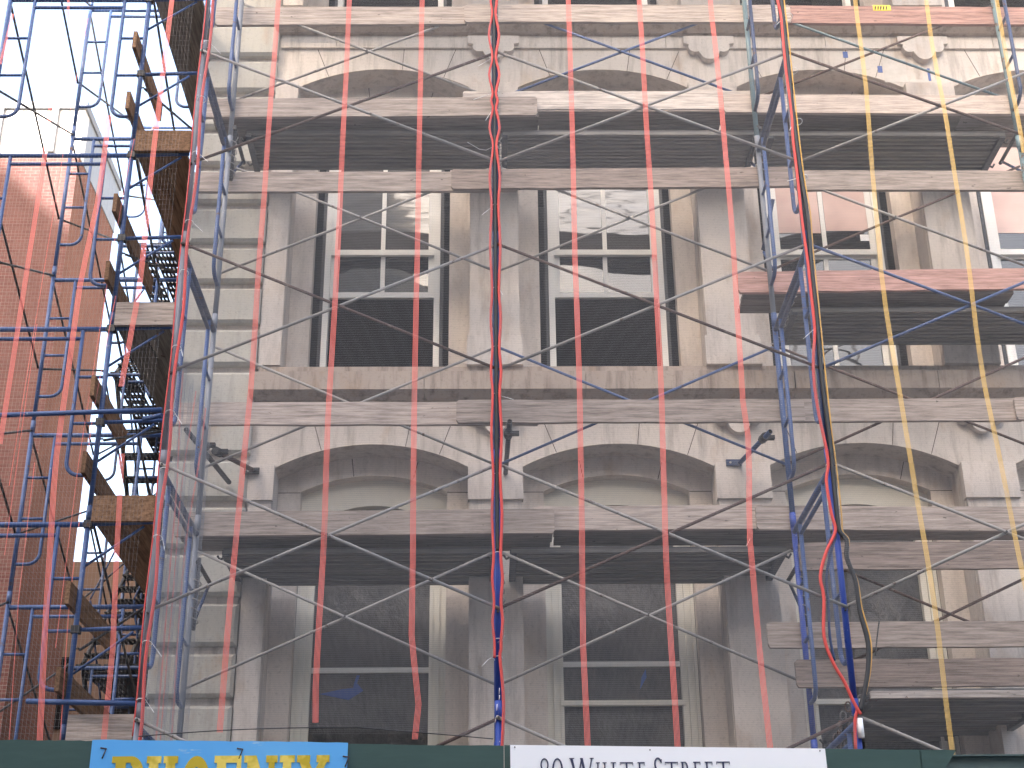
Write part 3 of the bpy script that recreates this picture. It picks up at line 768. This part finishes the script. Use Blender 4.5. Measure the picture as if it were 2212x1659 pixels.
# ------------------------------------------------------------------ side scaffold round the corner
SX0, SX1 = -5.30, -3.78
YS = [2.0, 4.67, 7.34, 9.5, 11.7, 13.9, 16.1, 18.3]
SL = [14.36, 12.33, 10.30, 8.27, 6.24, 4.21]
yn = ['nearest', 'second', 'third', 'fourth', 'fifth', 'sixth', 'seventh', 'eighth']
ln = ['highest', 'second highest', 'third highest', 'fourth highest', 'fifth highest', 'lowest']
for i, Y in enumerate(YS):
    for k, hz in enumerate(SL):
        kd = 'b' if i < 2 else 'k'
        frame('side' + kd, (SX0, Y, hz+.11-H), 'blue side scaffold frame, %s lift, %s row from the street' % (ln[k], yn[i]),
              'walk-through frames of the side scaffold', (BLUE, BLUE, BLUE) if i < 2 else (BLUED, BLUED, BLUED), 'x')
for i in range(7):
    for k, hz in enumerate(SL):
        for j, X in enumerate((SX0, SX1)):
            brace(YS[i]+.03, YS[i+1]-.03, hz+.05, hz-1.17, 0, DARKM, DARKM, 'dark side scaffold brace, %s face, %s lift, behind the %s frame' % (['outer', 'inner'][j], ln[k], yn[i]),
                  'cross braces running back along the side scaffold', 'y', X-.03 if j == 0 else X+.03)
# brackets, platforms and boards on the inner side
def yboard(X, y0, y1, z0, z1, th, mm, label, name, cat, group):
    o0 = Vector((X, y0, z0)); me = bpy.data.meshes.new(name); b = MB(); b.box(0, th, 0, y1-y0, 0, z1-z0)
    # clipped front corners
    me.from_pydata(b.v, [], b.f); me.materials.append(mm); me.update()
    o = bpy.data.objects.new(name, me); COL.objects.link(o); o.location = o0; return tag(o, label, cat, group)
for k, hz in enumerate(SL[1:]):
    lab = ln[k+1]
    for i in range(0, 5):
        Y = YS[i]
        for j, zz in enumerate((hz, hz-1.0)):
            t = thing('side_bracket', 'blue bracket on the %s side frame, %s lift, %s' % (yn[i], lab, ['under the platform', 'midway up'][j]), 'bracket', (SX1, Y, zz), 'blue brackets on the inner side of the side scaffold')
            m_ = MB(); m_.tube([(SX1, Y, zz), (SX1+.60, Y, zz+.02)], .02, 8); m_.build('arm', BLUED if i else BLUE, t)
            m_ = MB(); m_.tube([(SX1+.02, Y, zz-.40), (SX1+.52, Y, zz-.02)], .013, 6); m_.build('knee_brace', BLUE, t)
            m_ = MB(); m_.box(SX1-.035, SX1+.045, Y-.035, Y+.035, zz-.035, zz+.035); m_.build('clamp', DARKM, t)
    for i in range(0, 4):
        Y = YS[i]
        yboard(SX1+.05, Y-.05 if i == 0 else Y+.02, YS[i+1]-.02, hz+.025, hz+.07, .255, [WOODG, WOODY][k % 2], 'walkway board nearer the frames, %s lift, %s bay from the street' % (lab, yn[i]), 'timber_platform', 'platform board', 'boards of the side walkway')
        yboard(SX1+.312, Y-.03 if i == 0 else Y+.02, YS[i+1]-.02, hz+.025, hz+.07, .255, [WOODG, WOODY][k % 2], 'walkway board nearer the wall, %s lift, %s bay from the street' % (lab, yn[i]), 'timber_platform', 'platform board', 'boards of the side walkway')
        for j, zz in enumerate((1.20, .42) if i == 0 else ()):
            yboard(SX1-.055 if j else SX1-.06, Y-.25, Y+[1.5,2.2][j]-.4*(k%2), hz+zz, hz+zz+.21, .04, WOODY, 'brown %s rail board on edge, %s lift, %s bay from the street' % (['upper', 'lower'][j], lab, yn[i]), 'wooden_rail', 'rail board', 'brown rail boards along the side walkway')
    b = MB(); b.box(SX1+.05, SX1+.62, YS[0]-.095, YS[0]-.055, hz+.0, hz+.25)
    o = b.build('wooden_kickboard', WOODY if k % 2 == 1 else WOOD); tag(o, 'toe board closing the street end of the side walkway, %s lift' % lab, 'toe board', 'end boards of the side walkway')
    # steel plank decks inside the side frames, perforated
    for i in range(2, 5):
      for sh_ in (0, .78):
         t = thing('scaffold_stair', 'dark %s stair flight of the side scaffold, %s lift, %s bay' % ('outer' if sh_ == 0 else 'inner', lab, yn[i]), 'stair', (SX0+.1+sh_, YS[i], hz-1.9), 'stair flights in the side scaffold')
         xa_ = SX0+.12+sh_; ya, yb = YS[i]+.1, YS[i+1]-.1
         if (k+i+(sh_ > 0)) % 2: ya, yb = yb, ya
         for xx in (xa_, xa_+.56):
             m_ = MB(); m_.tube([(xx, ya, hz-1.95), (xx, yb, hz+.05)], .032, 6); m_.build('stringer', DARKM, t)
             m_ = MB(); m_.tube([(xx, ya, hz-1.10), (xx, yb, hz+.9)], .014, 6); m_.build('handrail', BLUED, t)
         for s_ in range(8):
             f = (s_+.5)/8; yy = ya+(yb-ya)*f; zz = hz-1.95+2.0*f; m_ = MB()
             for a_ in range(9): m_.box(xa_+a_*.065, xa_+a_*.065+.035, yy-.13, yy+.13, zz, zz+.012)
             for a_ in range(4): m_.box(xa_, xa_+.56, yy-.13+a_*.075, yy-.13+a_*.075+.03, zz-.003, zz+.015)
             m_.build('tread', DARKM, t)
    for i in range(2, 7):
        t = thing('steel_deck', 'dark perforated side deck, %s lift, %s bay from the street' % (lab, yn[i]), 'scaffold deck', (SX0, YS[i], hz+.04), 'perforated steel decks of the side scaffold')
        m_ = MB(); X = SX0+.06
        for q in range(4):
            xa = X+q*.35
            for s in range(6): m_.box(xa+s*.055, xa+s*.055+.028, YS[i], YS[i+1], hz+.035, hz+.05)
            for s in range(14): m_.box(xa, xa+.30, YS[i]+s*.19, YS[i]+s*.19+.10, hz+.033, hz+.052)
        m_.build('perforated_panel', DARKM, t)
# loose horizontal tubes
for q, lab in (((P(0, 897, 1.9), P(350, 885, 1.75)), 'long blue tube laid level across the side scaffold to the left post'),
               ((P(58, 1515, 1.9), P(300, 1520, 1.75)), 'short blue tube sticking out near the bottom left'),
               ((P(350, 897, 1.7), P(640-330, 905, 1.8)), 'short grey tube coupled to the long blue tube')):
    m_ = MB(); m_.tube(q, .024, 10); tag(m_.build('scaffold_tube', BLUE), lab, 'scaffold tube')

# ------------------------------------------------------------------ debris netting (real threads)
def interp(pts, y):
    for i in range(len(pts)-1):
        (xa, ya), (xb, yb) = pts[i], pts[i+1]
        if ya <= y <= yb or i == len(pts)-2: return xa+(xb-xa)*(y-ya)/(yb-ya)
    return pts[-1][0]
def ribbon(b, pts, wv, mi=0):
    for i in range(len(pts)-1):
        p, q = pts[i], pts[i+1]; b.face([p-wv, p+wv, q+wv, q-wv], mi)
def net(name, label, surf, wid, hgt, pv, ph, tw, stripes, parts_mat, wdir, keep=None, nseg=14, rows=True):
    """surf(u, z) -> point, u in metres along the panel; threads are thin ribbons along wdir"""
    t = thing('debris_net', label, 'debris net', tuple(surf(0, hgt[0])), 'debris nets hung on the scaffold')
    z0, z1 = hgt; b = MB(); n = int(wid/pv)
    wv = Vector(wdir)*tw/2
    for i in range(n):
        u = (i+.5)*pv; pts = []
        lo = keep(u) if keep else z0
        for j in range(nseg+1):
            z = lo+(z1-lo)*j/nseg; pts.append(Vector(surf(u, z)))
        ribbon(b, pts, wv)
    if rows:
        hv = Vector((0, 0, tw*.38)); m_ = int((z1-z0)/ph)
        for j in range(m_):
            z = z0+(j+.5)*ph; pts = []
            for i in range(11):
                u = wid*i/10
                pts.append(Vector(surf(u, z)))
            if keep:
                pts = [p for p, i in zip(pts, range(11)) if keep(wid*i/10) <= z]
                if len(pts) < 2: continue
            for i in range(len(pts)-1):
                b.face([pts[i]-hv, pts[i+1]-hv, pts[i+1]+hv, pts[i]+hv])
    b.build('mesh', NETM, t)
    for (poly, wd, mm) in stripes:
        s = MB()
        ns = 5
        for q in range(ns):
            off = (q-(ns-1)/2)/ns*wd
            ribbon(s, [Vector(p)+Vector(wdir)*off+Vector((0, -.004, 0)) for p in poly], Vector(wdir)*wd/ns*.27)
        ff = 0
        # cross threads of the webbing
        s.build('webbing_stripe', mm, t)
    return t
YN = -.075
def bill(x, z): return .018*math.sin(x*3.1+z*1.3)+.012*math.sin(z*4.1+x)
def strip_pts(pts, Y=YN, n=22, curl=None):
    out = []
    y0, y1 = pts[0][1], pts[-1][1]
    for i in range(n+1):
        y = y0+(y1-y0)*i/n; x = interp(pts, y); p = P(x, y, Y); out.append(p)
    return out
S1 = [(604,-40),(588,180),(575,370),(540,860),(510,1150),(490,1400),(475,1583)]
S2 = [(757,-40),(738,350),(725,650),(710,880),(700,1160),(686,1400),(681,1500),(681,1560)]
S3 = [(913,-40),(907,250),(901,560),(895,850),(892,1200),(889,1400),(900,1470),(905,1530),(896,1597)]
S4 = [(1226,-40),(1236,250),(1242,560),(1252,850),(1257,1150),(1260,1400),(1270,1620)]
S5 = [(1378,-40),(1395,250),(1415,560),(1430,880),(1437,1200),(1450,1400),(1464,1620)]
S6 = [(1531,-40),(1560,250),(1585,560),(1605,870),(1620,960),(1618,1150),(1640,1400),(1662,1620)]
Y1 = [(1841,-40),(1865,150),(1888,400),(1905,600),(1950,900),(1992,1150),(2030,1400),(2064,1680)]
Y2 = [(1996,-40),(2015,100),(2070,430),(2105,680),(2130,850),(2180,1080),(2225,1330)]
Y3 = [(2143,-40),(2175,120),(2212,330)]
zt = 12.3
def s_front(x0):
    return lambda u, z: (x0+u, YN+bill(x0+u, z), z)
def lowL(u):
    return 3.86+.06*math.sin(u*1.1) if u < 1.6 else 3.92-.10*(u-1.6)
hem = [Vector(s_front(-BAY+.03)(i*.1, lowL(i*.1))) for i in range(27)]
m_ = MB(); m_.tube([h_+Vector((0,-.004,0)) for h_ in hem], .004, 5); HEM = m_
def cut(pts, x0):
    return [(p+Vector((0, bill(p.x, p.z)-.002, 0))) for p in pts]
net('n1', 'grey debris net with three red stripes and a drooping hem, left front bay', s_front(-BAY+.03), BAY-.06, (3.80, zt), .0088, .016, .00115,
    [(cut(strip_pts(s), 0), 0.046, NETR) for s in (S1, S2, S3)], None, (1, 0, 0), keep=lowL)
net('n2', 'grey debris net with three red stripes over the middle bay', s_front(.03), BAY-.06, (3.68, zt), .0088, .016, .00115,
    [(cut(strip_pts(s), 0), 0.046, NETR) for s in (S4, S5, S6)], None, (1, 0, 0))
net('n3', 'grey debris net with yellow stripes over the right bay', s_front(BAY+.03), BAY+.3, (3.4, zt), .0088, .016, .00095,
    [(cut(strip_pts(s), 0), .040, NETY) for s in (Y1, Y2, Y3)], None, (1, 0, 0))
_t = [o for o in COL.objects if o.name.startswith('debris_net')][0]; HEM.build('hem', CORDK, _t)
# return piece, gathered in folds between the left post and the side scaffold
def s_ret(u, z):
    return (-BAY+.05+.03*math.sin(u*17+z*.8), .06+u*.80, z)
rs = []
for uu, wd in ((.25,.018),(.75,.016),(1.2,.02)):
    rs.append(([Vector(s_ret(uu+.05*math.sin(z*2), z)) for z in [3.5+.35*i for i in range(11)]], wd, NETR))
net('n4', 'debris net gathered in grey folds round the corner beside the left post', s_ret, 1.9, (3.5, 7.0), .020, .03, .0014, rs, None, (.6, .8, 0))
def s_side(u, z): return (-3.25-u, 1.86+bill(u, z), z)
rs = []
for pts, wd in (([(110,230),(95,350),(42,690),(0,960)], .05), ([(236,250),(214,423),(174,610),(120,1000),(98,1350),(86,1600)], .055), ([(374,-20),(332,325),(302,620),(262,835)], .055), ([(264,980),(252,1200),(244,1400),(224,1600)], .05),
    ([(190,40),(150,250),(60,800),(20,1050)], .008), ([(250,640),(200,900),(150,1300),(130,1600)], .010), ([(80,700),(40,980),(10,1200)], .008), ([(290,300),(240,560),(170,1000),(120,1400)], .008), ([(75,1000),(40,1300),(20,1600)], .008), ([(28,30),(0,140)], .03), ([(148,0),(147,40)],.03)):
    rs.append((strip_pts(pts, 1.85), wd, NETR))
net('n5', 'thin debris net with red stripes before the side scaffold at the far left', s_side, 2.6, (3.6, 14), .035, .06, .0011, rs, None, (1, 0, 0))

# ------------------------------------------------------------------ cords, cables and ties on the front posts
def zs(L_): return L_
def cordfrom(pts, Y, r, mm, name, label, sub=3):
    out = []
    n = len(pts)
    for i in range(n-1):
        p0 = pts[max(0, i-1)]; p1 = pts[i]; p2 = pts[i+1]; p3 = pts[min(n-1, i+2)]
        for s in range(sub):
            t = s/sub; t2 = t*t; t3 = t2*t
            out.append(tuple(.5*((2*p1[k])+(-p0[k]+p2[k])*t+(2*p0[k]-5*p1[k]+4*p2[k]-p3[k])*t2+(-p0[k]+3*p1[k]-3*p2[k]+p3[k])*t3) for k in (0, 1)))
    out.append(pts[-1])
    m_ = MB(); m_.tube([P(x, y, Y) for x, y in out], r, 8)
    return tag(m_.build(name, mm), label, 'cord')
# centre post: x of the post axis 1068..1077
def cx_(y): return 1066.5+(y/1600)*10
tc = [-30, 30, 123, 199, 236, 315, 445, 624, 751, 853, 1026, 1196, 1300, 1383, 1421]
left, right = [], []
for i in range(len(tc)-1):
    a_, c_ = tc[i], tc[i+1]
    amp = 10 if c_-a_ > 60 else 6
    tt = 3.5 if i < 6 else 7.5
    left += [(cx_(a_)-tt, a_), (cx_((a_+c_)/2)-amp-1, (a_+c_)/2)]
    right += [(cx_(a_)+tt, a_), (cx_((a_+c_)/2)+amp+1, (a_+c_)/2)]
left += [(1068, 1421)]
right += [(1080, 1421), (1086, 1480), (1088, 1540), (1083, 1640)]
cordfrom(left, -.060, .0105, CORD, 'net_edge_cord', 'red netting edge cord down the left side of the centre post')
cordfrom(right, -.062, .0120, CORD, 'net_edge_cord', 'red netting edge cord down the right side of the centre post')
cordfrom([(cx_(y)+.5, y) for y in range(-30, 1190, 60)]+[(1076, 1190)], -.050, .0165, CORDK, 'power_cable', 'black cable taped up the front of the centre post')
def lx(y): return 453-(y+0)*(453-297)/1558
cordfrom([(lx(y)+7+3.0*math.sin(y*.021), y) for y in range(-30, 1640, 50)], -.050, .0135, CORD, 'net_edge_cord', 'red netting edge cord on the right of the left post')
cordfrom([(lx(y)-8+1.5*math.sin(y*.017+1), y) for y in range(-30, 1640, 60)], -.030, .006, CORD, 'net_edge_cord', 'thin red thread on the left of the left post')
rz = lambda x, y, ox, oy: ((ox+x*.36166)*.97359, (oy+y*.36166)*.97359)
red = [rz(695,-80,1472,0)]+[rz(x,y,1472,0) for x, y in ((700,0),(720,93),(735,250),(752,430),(775,600),(790,740),(795,850),(822,1080),(850,1350),(885,1600))] + \
      [rz(x,y,1472,560) for x, y in ((895,150),(925,430),(928,520),(920,650),(925,800),(955,1000),(1010,1270),(1000,1400),(1030,1600))] + \
      [rz(x,y,1472,1104) for x, y in ((1055,205),(1000,330),(963,480),(985,620),(985,850),(1040,1010),(1110,1130),(1170,1260),(1212,1330))]
cordfrom(red, -.064, .0130, CORD, 'net_edge_cord', 'red netting edge cord bowing out left of the right post', 4)
yel = [rz(735,-80,1472,0)]+[rz(x,y,1472,0) for x, y in ((740,0),(775,300),(820,740),(862,1080),(900,1300),(915,1500))] + \
      [rz(x,y,1472,560) for x, y in ((925,50),(965,450),(1000,800),(1033,1100),(1060,1300),(1092,1600))] + \
      [rz(x,y,1472,1104) for x, y in ((1100,205),(1138,260),(1132,370),(1190,510),(1218,680),(1272,880),(1270,1050),(1242,1200),(1215,1310))]
cordfrom(yel, -.062, .0065, CORDY, 'net_edge_cord', 'yellow netting edge cord beside the right post', 4)
blk = [rz(715,-80,1472,0)]+[rz(x,y,1472,0) for x, y in ((722,0),(755,300),(800,740),(845,1080),(880,1300),(900,1500))] + \
      [rz(x,y,1472,560) for x, y in ((905,50),(945,450),(975,800),(1015,1100),(1035,1300),(1065,1600))] + \
      [rz(x,y,1472,1104) for x, y in ((1080,205),(1125,262),(1126,372),(1178,510),(1203,690),(1255,890),(1256,1050),(1232,1200),(1206,1310))]
cordfrom(blk, -.058, .0190, CORDK, 'power_cable', 'thick black cable looping down the right post', 4)
cordfrom([rz(x,y,1472,1104) for x, y in ((1060,230),(1030,330),(1000,480),(1012,650),(1020,850),(1050,1000))], -.05, .011, BLUED, 'power_cable', 'short dark blue cable behind the red loop on the right post', 4)
cordfrom([rz(x,y,1472,1104) for x, y in ((1325,750),(1312,850),(1300,970))], -.05, .005, CORDK, 'loose_wire', 'thin dark wire hanging right of the right post', 4)
cordfrom([rz(x,y,1472,1104) for x, y in ((1190,1300),(1175,1380),(1180,1550))], -.05, .012, CORD, 'net_edge_cord', 'short red cord end at the foot of the right post', 4)
def tie_(x, y, r, tail, label):
    t = bpy.data.objects
    p = P(x, y, -.045); m_ = MB()
    ring = [p+Vector((r*math.cos(a*math.pi/8), r*1.0*math.sin(a*math.pi/8)+.02, .012*math.sin(a*math.pi/8)*-1)) for a in range(17)]
    m_.tube(ring, .0032, 5, caps=False)
    if tail:
        q0 = ring[8] if tail[0] < 0 else ring[0]
        q1 = P(x+tail[0], y+tail[1], -.09); mid = q0.lerp(q1, .5)+Vector((0, 0, tail[2]))
        m_.tube([q0, q0.lerp(mid, .5)+Vector((0,0,tail[2]*.4)), mid, q1.lerp(mid, .4), q1], .0026, 5)
    return tag(m_.build('zip_tie', TIE), label, 'zip tie', 'white zip ties on the scaffold posts')
ords = ['first', 'second', 'third', 'fourth', 'fifth', 'sixth', 'seventh', 'eighth', 'ninth', 'tenth', 'eleventh', 'twelfth', 'thirteenth', 'fourteenth']
ctl = [(30,None),(123,(-36,20,0)),(199,(-46,16,0)),(236,(-20,24,0)),(315,(-60,-8,-.05)),(445,(-30,20,0)),(624,(14,12,0)),(751,None),(853,(36,10,0)),(1026,None),(1196,None),(1383,(14,-10,0)),(1421,(-35,18,.02))]
for i, (y, tl) in enumerate(ctl):
    tie_(cx_(y)+1, y, .026 if i < 5 else .034, tl, 'white zip tie on the centre post, %s from the top%s' % (ords[i], ', with a long loose tail' if tl else ', trimmed short'))
for i, (y, tl) in enumerate([(92,(30,24,0)),(212,None),(331,(26,18,0)),(479,(30,22,0)),(587,None),(750,(14,20,0)),(890,(26,26,0)),(1014,None),(1160,(16,30,0)),(1388,(32,30,0)),(1513,(28,26,0))]):
    tie_(lx(y)+3, y, .036, tl, 'white zip tie on the left post, %s from the top%s' % (ords[i], ', tail sticking out right' if tl else ', trimmed short'))
for i, (y, tl) in enumerate([(33,(-26,20,0)),(150,None),(260,(-20,22,0)),(381,(-36,10,0)),(558,None),(710,(-32,22,0)),(1004,None),(1148,None)]):
    xx = interp([(1697,0),(1790,1000),(1860,1600)], y)
    tie_(xx+4, y, .036, tl, 'white zip tie on the right post, %s from the top%s' % (ords[i], ', tail sticking out left' if tl else ', trimmed short'))
# white paper label and spills
a = P(1857, 1578, -.05)
m_ = MB(); m_.tube([P(1856, 1552, -.035), P(1861, 1594, -.035)], .026, 10); tag(m_.build('paper_wrap', SIGNW), 'white and pink paper wrapped round the foot of the right post', 'label')
m_ = MB()
for (x, y, ww, hh) in ((1073,1535,4,14),(1078,1512,3,10),(1070,1560,4,10),(1078,1500,2,14),(1076,1552,3,16)):
    p = P(x, y, -.0245); m_.tube([p, P(x+1, y-hh, -.0245)], .0022*ww/2, 5)
tag(m_.build('paint_spill', SIGNW), 'white paint dribbles on the blue foot of the centre post', 'paint spill')

# ------------------------------------------------------------------ sidewalk shed with parapet and signs
YF = -.90
def fz(px): return at(px, 1598+(px/2212)*24, YF)
sh = thing('sidewalk_shed', 'dark green plywood parapet of the sidewalk shed along the bottom', 'sidewalk shed', (-3.8, YF, 0))
def panel(px0, px1, name, mm, Y0=YF, th=.02, dz=0, zb=2.55, parent=sh, skew=0):
    a, c = fz(px0), fz(px1); b = MB()
    n = 24; poly = [(a[0], zb), (c[0]+skew, zb)]
    rs_ = random.Random(px0)
    for i in range(n+1):
        f = 1-i/n; poly.append((a[0]+(c[0]-a[0])*f, a[1]+(c[1]-a[1])*f+dz+(rs_.random()-.5)*.006))
    b.prism(poly, Y0, Y0+th); return b.build(name, mm, parent)
panel(-120, 199, 'parapet_panel', GREEN); panel(200.5, 1088, 'parapet_panel', GREEN, Y0=YF+.002, dz=-.003); panel(1089.5, 1986, 'parapet_panel', GREEN); panel(1988, 2066, 'parapet_panel', GREEN, Y0=YF+.003, skew=-.75)
a = fz(2020); c = fz(2300)
b = MB(); b.box(a[0], c[0]+.6, YF+.12, YF+.16, c[1]-.10, c[1]-.002); b.box(a[0], c[0]+.6, YF+.08, YF+.12, c[1]-.10, c[1]-.09); b.box(a[0], c[0]+.6, YF+.08, YF+.12, c[1]-.012, c[1]-.002); b.build('steel_channel', paint('green_steel_channel', (.07,.11,.11)), sh)
b = MB(); b.box(a[0]-.4, c[0]+.8, YF+.22, YF+.25, 2.55, c[1]-.06); b.build('inner_boarding', WOOD, sh)
b = MB(); b.box(-3.8, 6.5, YF+.03, 2.5, 2.45, 2.54); b.build('shed_deck', WOODG, sh)
for xx in (-3.6, -1.4, .9, 3.3, 5.6):
    b = MB(); b.tube([(xx, YF+.15, .15), (xx, YF+.15, 2.45)], .04, 10); b.build('post', GREEN, sh)
    b = MB(); b.tube([(xx, 2.2, .15), (xx, 2.2, 2.45)], .04, 10); b.build('post', GREEN, sh)
# blue sign
YB_ = YF-.02
bs = thing('blue_sign', 'peeling sky blue painted wooden sign with yellow block lettering', 'sign', (fz(201)[0], YB_, 2.6))
o = panel(201, 752, 'sign_board', SIGNB, Y0=YB_, th=.018, dz=.004, zb=2.75, parent=bs)
for px, py in ((226,1622),(521,1623),(758-8,1640)):
    p = P(px, py, YB_-.004); b = MB(); b.tube([p+Vector((-.03,0,.02)), p+Vector((.01,0,.015)), p+Vector((-.012,0,-.05))], .005, 5); b.build('nail_hole', RUST, bs)
def letters(seq, Y, top, h, mm, parent, name='letter'):
    for glyph, x0, x1 in seq:
        w_ = x1-x0; b = MB()
        for j, poly in enumerate(glyph):
            b.prism([(x0+u*w_, top-h+v_*h) for u, v_ in poly], Y-.004-.00025*j, Y+.0001*j)
        b.build(name, mm, parent)
def R(u0, v0, u1, v1): return [(u0, v0), (u1, v0), (u1, v1), (u0, v1)]
def arc(cx, cy, rx, ry, tx, ty, a0, a1, n=14):
    out = []
    for i in range(n):
        A0, A1 = math.radians(a0+(a1-a0)*i/n), math.radians(a0+(a1-a0)*(i+1)/n)
        out.append([(cx+(rx-tx)*math.cos(A0), cy+(ry-ty)*math.sin(A0)), (cx+rx*math.cos(A0), cy+ry*math.sin(A0)), (cx+rx*math.cos(A1), cy+ry*math.sin(A1)), (cx+(rx-tx)*math.cos(A1), cy+(ry-ty)*math.sin(A1))])
    return out
BP = [R(0,0,.62,.12), R(.12,.12,.44,.88), R(0,.88,.62,1), R(.44,.38,.62,.5)] + arc(.60,.69,.40,.31,.30,.17,-90,90)
BH = [R(0,0,.46,.13), R(.54,0,1,.13), R(.08,.13,.38,.87), R(.62,.13,.92,.87), R(0,.87,.46,1), R(.54,.87,1,1), R(.38,.43,.62,.57)]
BO = arc(.5,.5,.5,.5,.30,.2,0,360,28)
BE = [R(0,0,1,.13), R(.10,.13,.44,.87), R(0,.87,1,1), R(.84,.72,1,.87), R(.84,.13,1,.30), R(.44,.44,.68,.56), R(.60,.38,.70,.62)]
BN = [R(0,0,.36,.13), R(.10,.13,.28,.87), R(.0,.87,.36,1), [(.36,1),(.10,.87),(.72,0),(.92,0)], [(.36,1),(.10,1),(.10,.87)], R(.74,.0,.92,.87), R(.66,.87,1,1)]
BI = [R(0,0,1,.13), R(.22,.13,.78,.87), R(0,.87,1,1)]
BX = [R(0,0,.40,.13), R(.60,0,1,.13), R(0,.87,.40,1), R(.60,.87,1,1), [(.08,.87),(.62,.13),(.94,.13),(.38,.87)], [(.06,.13),(.30,.13),(.92,.87),(.68,.87)]]
def X_(px, py=1640): return at(px, py, YB_)[0]
zT = at(450, 1633, YB_)[1]
letters([(BP, X_(243), X_(312)), (BH, X_(318), X_(385)), (BO, X_(396), X_(456)), (BE, X_(464), X_(522)), (BN, X_(528), X_(600)), (BI, X_(605), X_(637)), (BX, X_(642), X_(712))], YB_-.002, zT, .36, YEL, bs)
# white sign
YW_ = YF-.03
ws = thing('white_sign', 'clean white sign with navy capitals naming the street address', 'sign', (fz(1102)[0], YW_, 2.6))
a = at(1102, 1609, YW_); c = at(1782, 1617, YW_)
b = MB(); b.prism([(a[0], 2.6), (c[0]+.02, 2.6), (c[0], c[1]), (a[0], a[1])], YW_, YW_+.012); b.build('sign_board', SIGNW, ws)
for px, py in ((1112,1614),(1404,1620),(1771,1622)):
    p = P(px, py, YW_-.001); b = MB(); b.tube([p, p+Vector((0,-.003,0))], .005, 6); b.build('screw', DARKM, ws)
sN = .10
W8 = arc(.5,.74,.40,.26,.13,.05,0,360,24)+arc(.5,.26,.48,.27,.15,.05,0,360,24)
W0 = arc(.5,.5,.5,.5,.17,.05,0,360,28)
WW = [[(.0,1),(.12,1),(.34,.0),(.28,.0)], [(.28,0),(.34,0),(.53,.97),(.48,1)], [(.44,1),(.56,1),(.76,0),(.70,0)], [(.70,0),(.76,0),(.97,1),(.92,1)], R(-.03,.97,.19,1.0), R(.86,.97,1.03,1.0)]
WH = [R(.12,.03,.24,.97), R(.76,.03,.88,.97), R(.24,.48,.76,.53), R(0,.96,.36,1), R(.64,.96,1,1), R(0,0,.36,.04), R(.64,0,1,.04)]
WI = [R(.35,.03,.65,.97), R(0,.96,1,1), R(0,0,1,.04)]
WT = [R(.44,.03,.57,.97), R(0,.95,1,1), R(0,.86,.03,.95), R(.97,.86,1,.95), R(.3,0,.7,.04)]
WE = [R(.15,.03,.36,.97), R(0,.95,.95,1), R(0,0,1,.05), R(.36,.49,.75,.53), R(.91,.85,.95,.95), R(.95,.05,1,.17)]
WS = arc(.5,.74,.42,.26,.16,.05,20,250,16)+arc(.46,.26,.46,.26,.16,.05,-160,80,16)+[R(.84,.78,.9,.93)]
WR = [R(.10,.03,.30,.97), R(0,.96,.5,1), R(0,0,.42,.04), R(.30,.47,.5,.51), [(.42,.48),(.54,.48),(1.02,0),(.84,0)]]+arc(.45,.735,.35,.265,.16,.045,-90,90)
def XW(px, py=1645): return at(px, py, YW_)[0]
zb_ = at(1200, 1638, YW_)[1]; hb = .165; zsm = at(1300, 1647, YW_)[1]; hs = hb-(zb_-zsm)
big = [(W8,1165,1187),(W0,1192,1216),(WW,1231,1281),(WS,1411,1431)]
sml = [(WH,1287,1310),(WI,1319,1330),(WT,1339,1367),(WE,1377,1393),(WT,1436,1464),(WR,1470,1489),(WE,1497,1513),(WE,1522,1539),(WT,1547,1576)]
letters([(g_, XW(a_), XW(b_)) for g_, a_, b_ in big], YW_-.001, zb_, hb, NAVY, ws)
letters([(g_, XW(a_), XW(b_)) for g_, a_, b_ in sml], YW_-.001, zsm, hs, NAVY, ws)
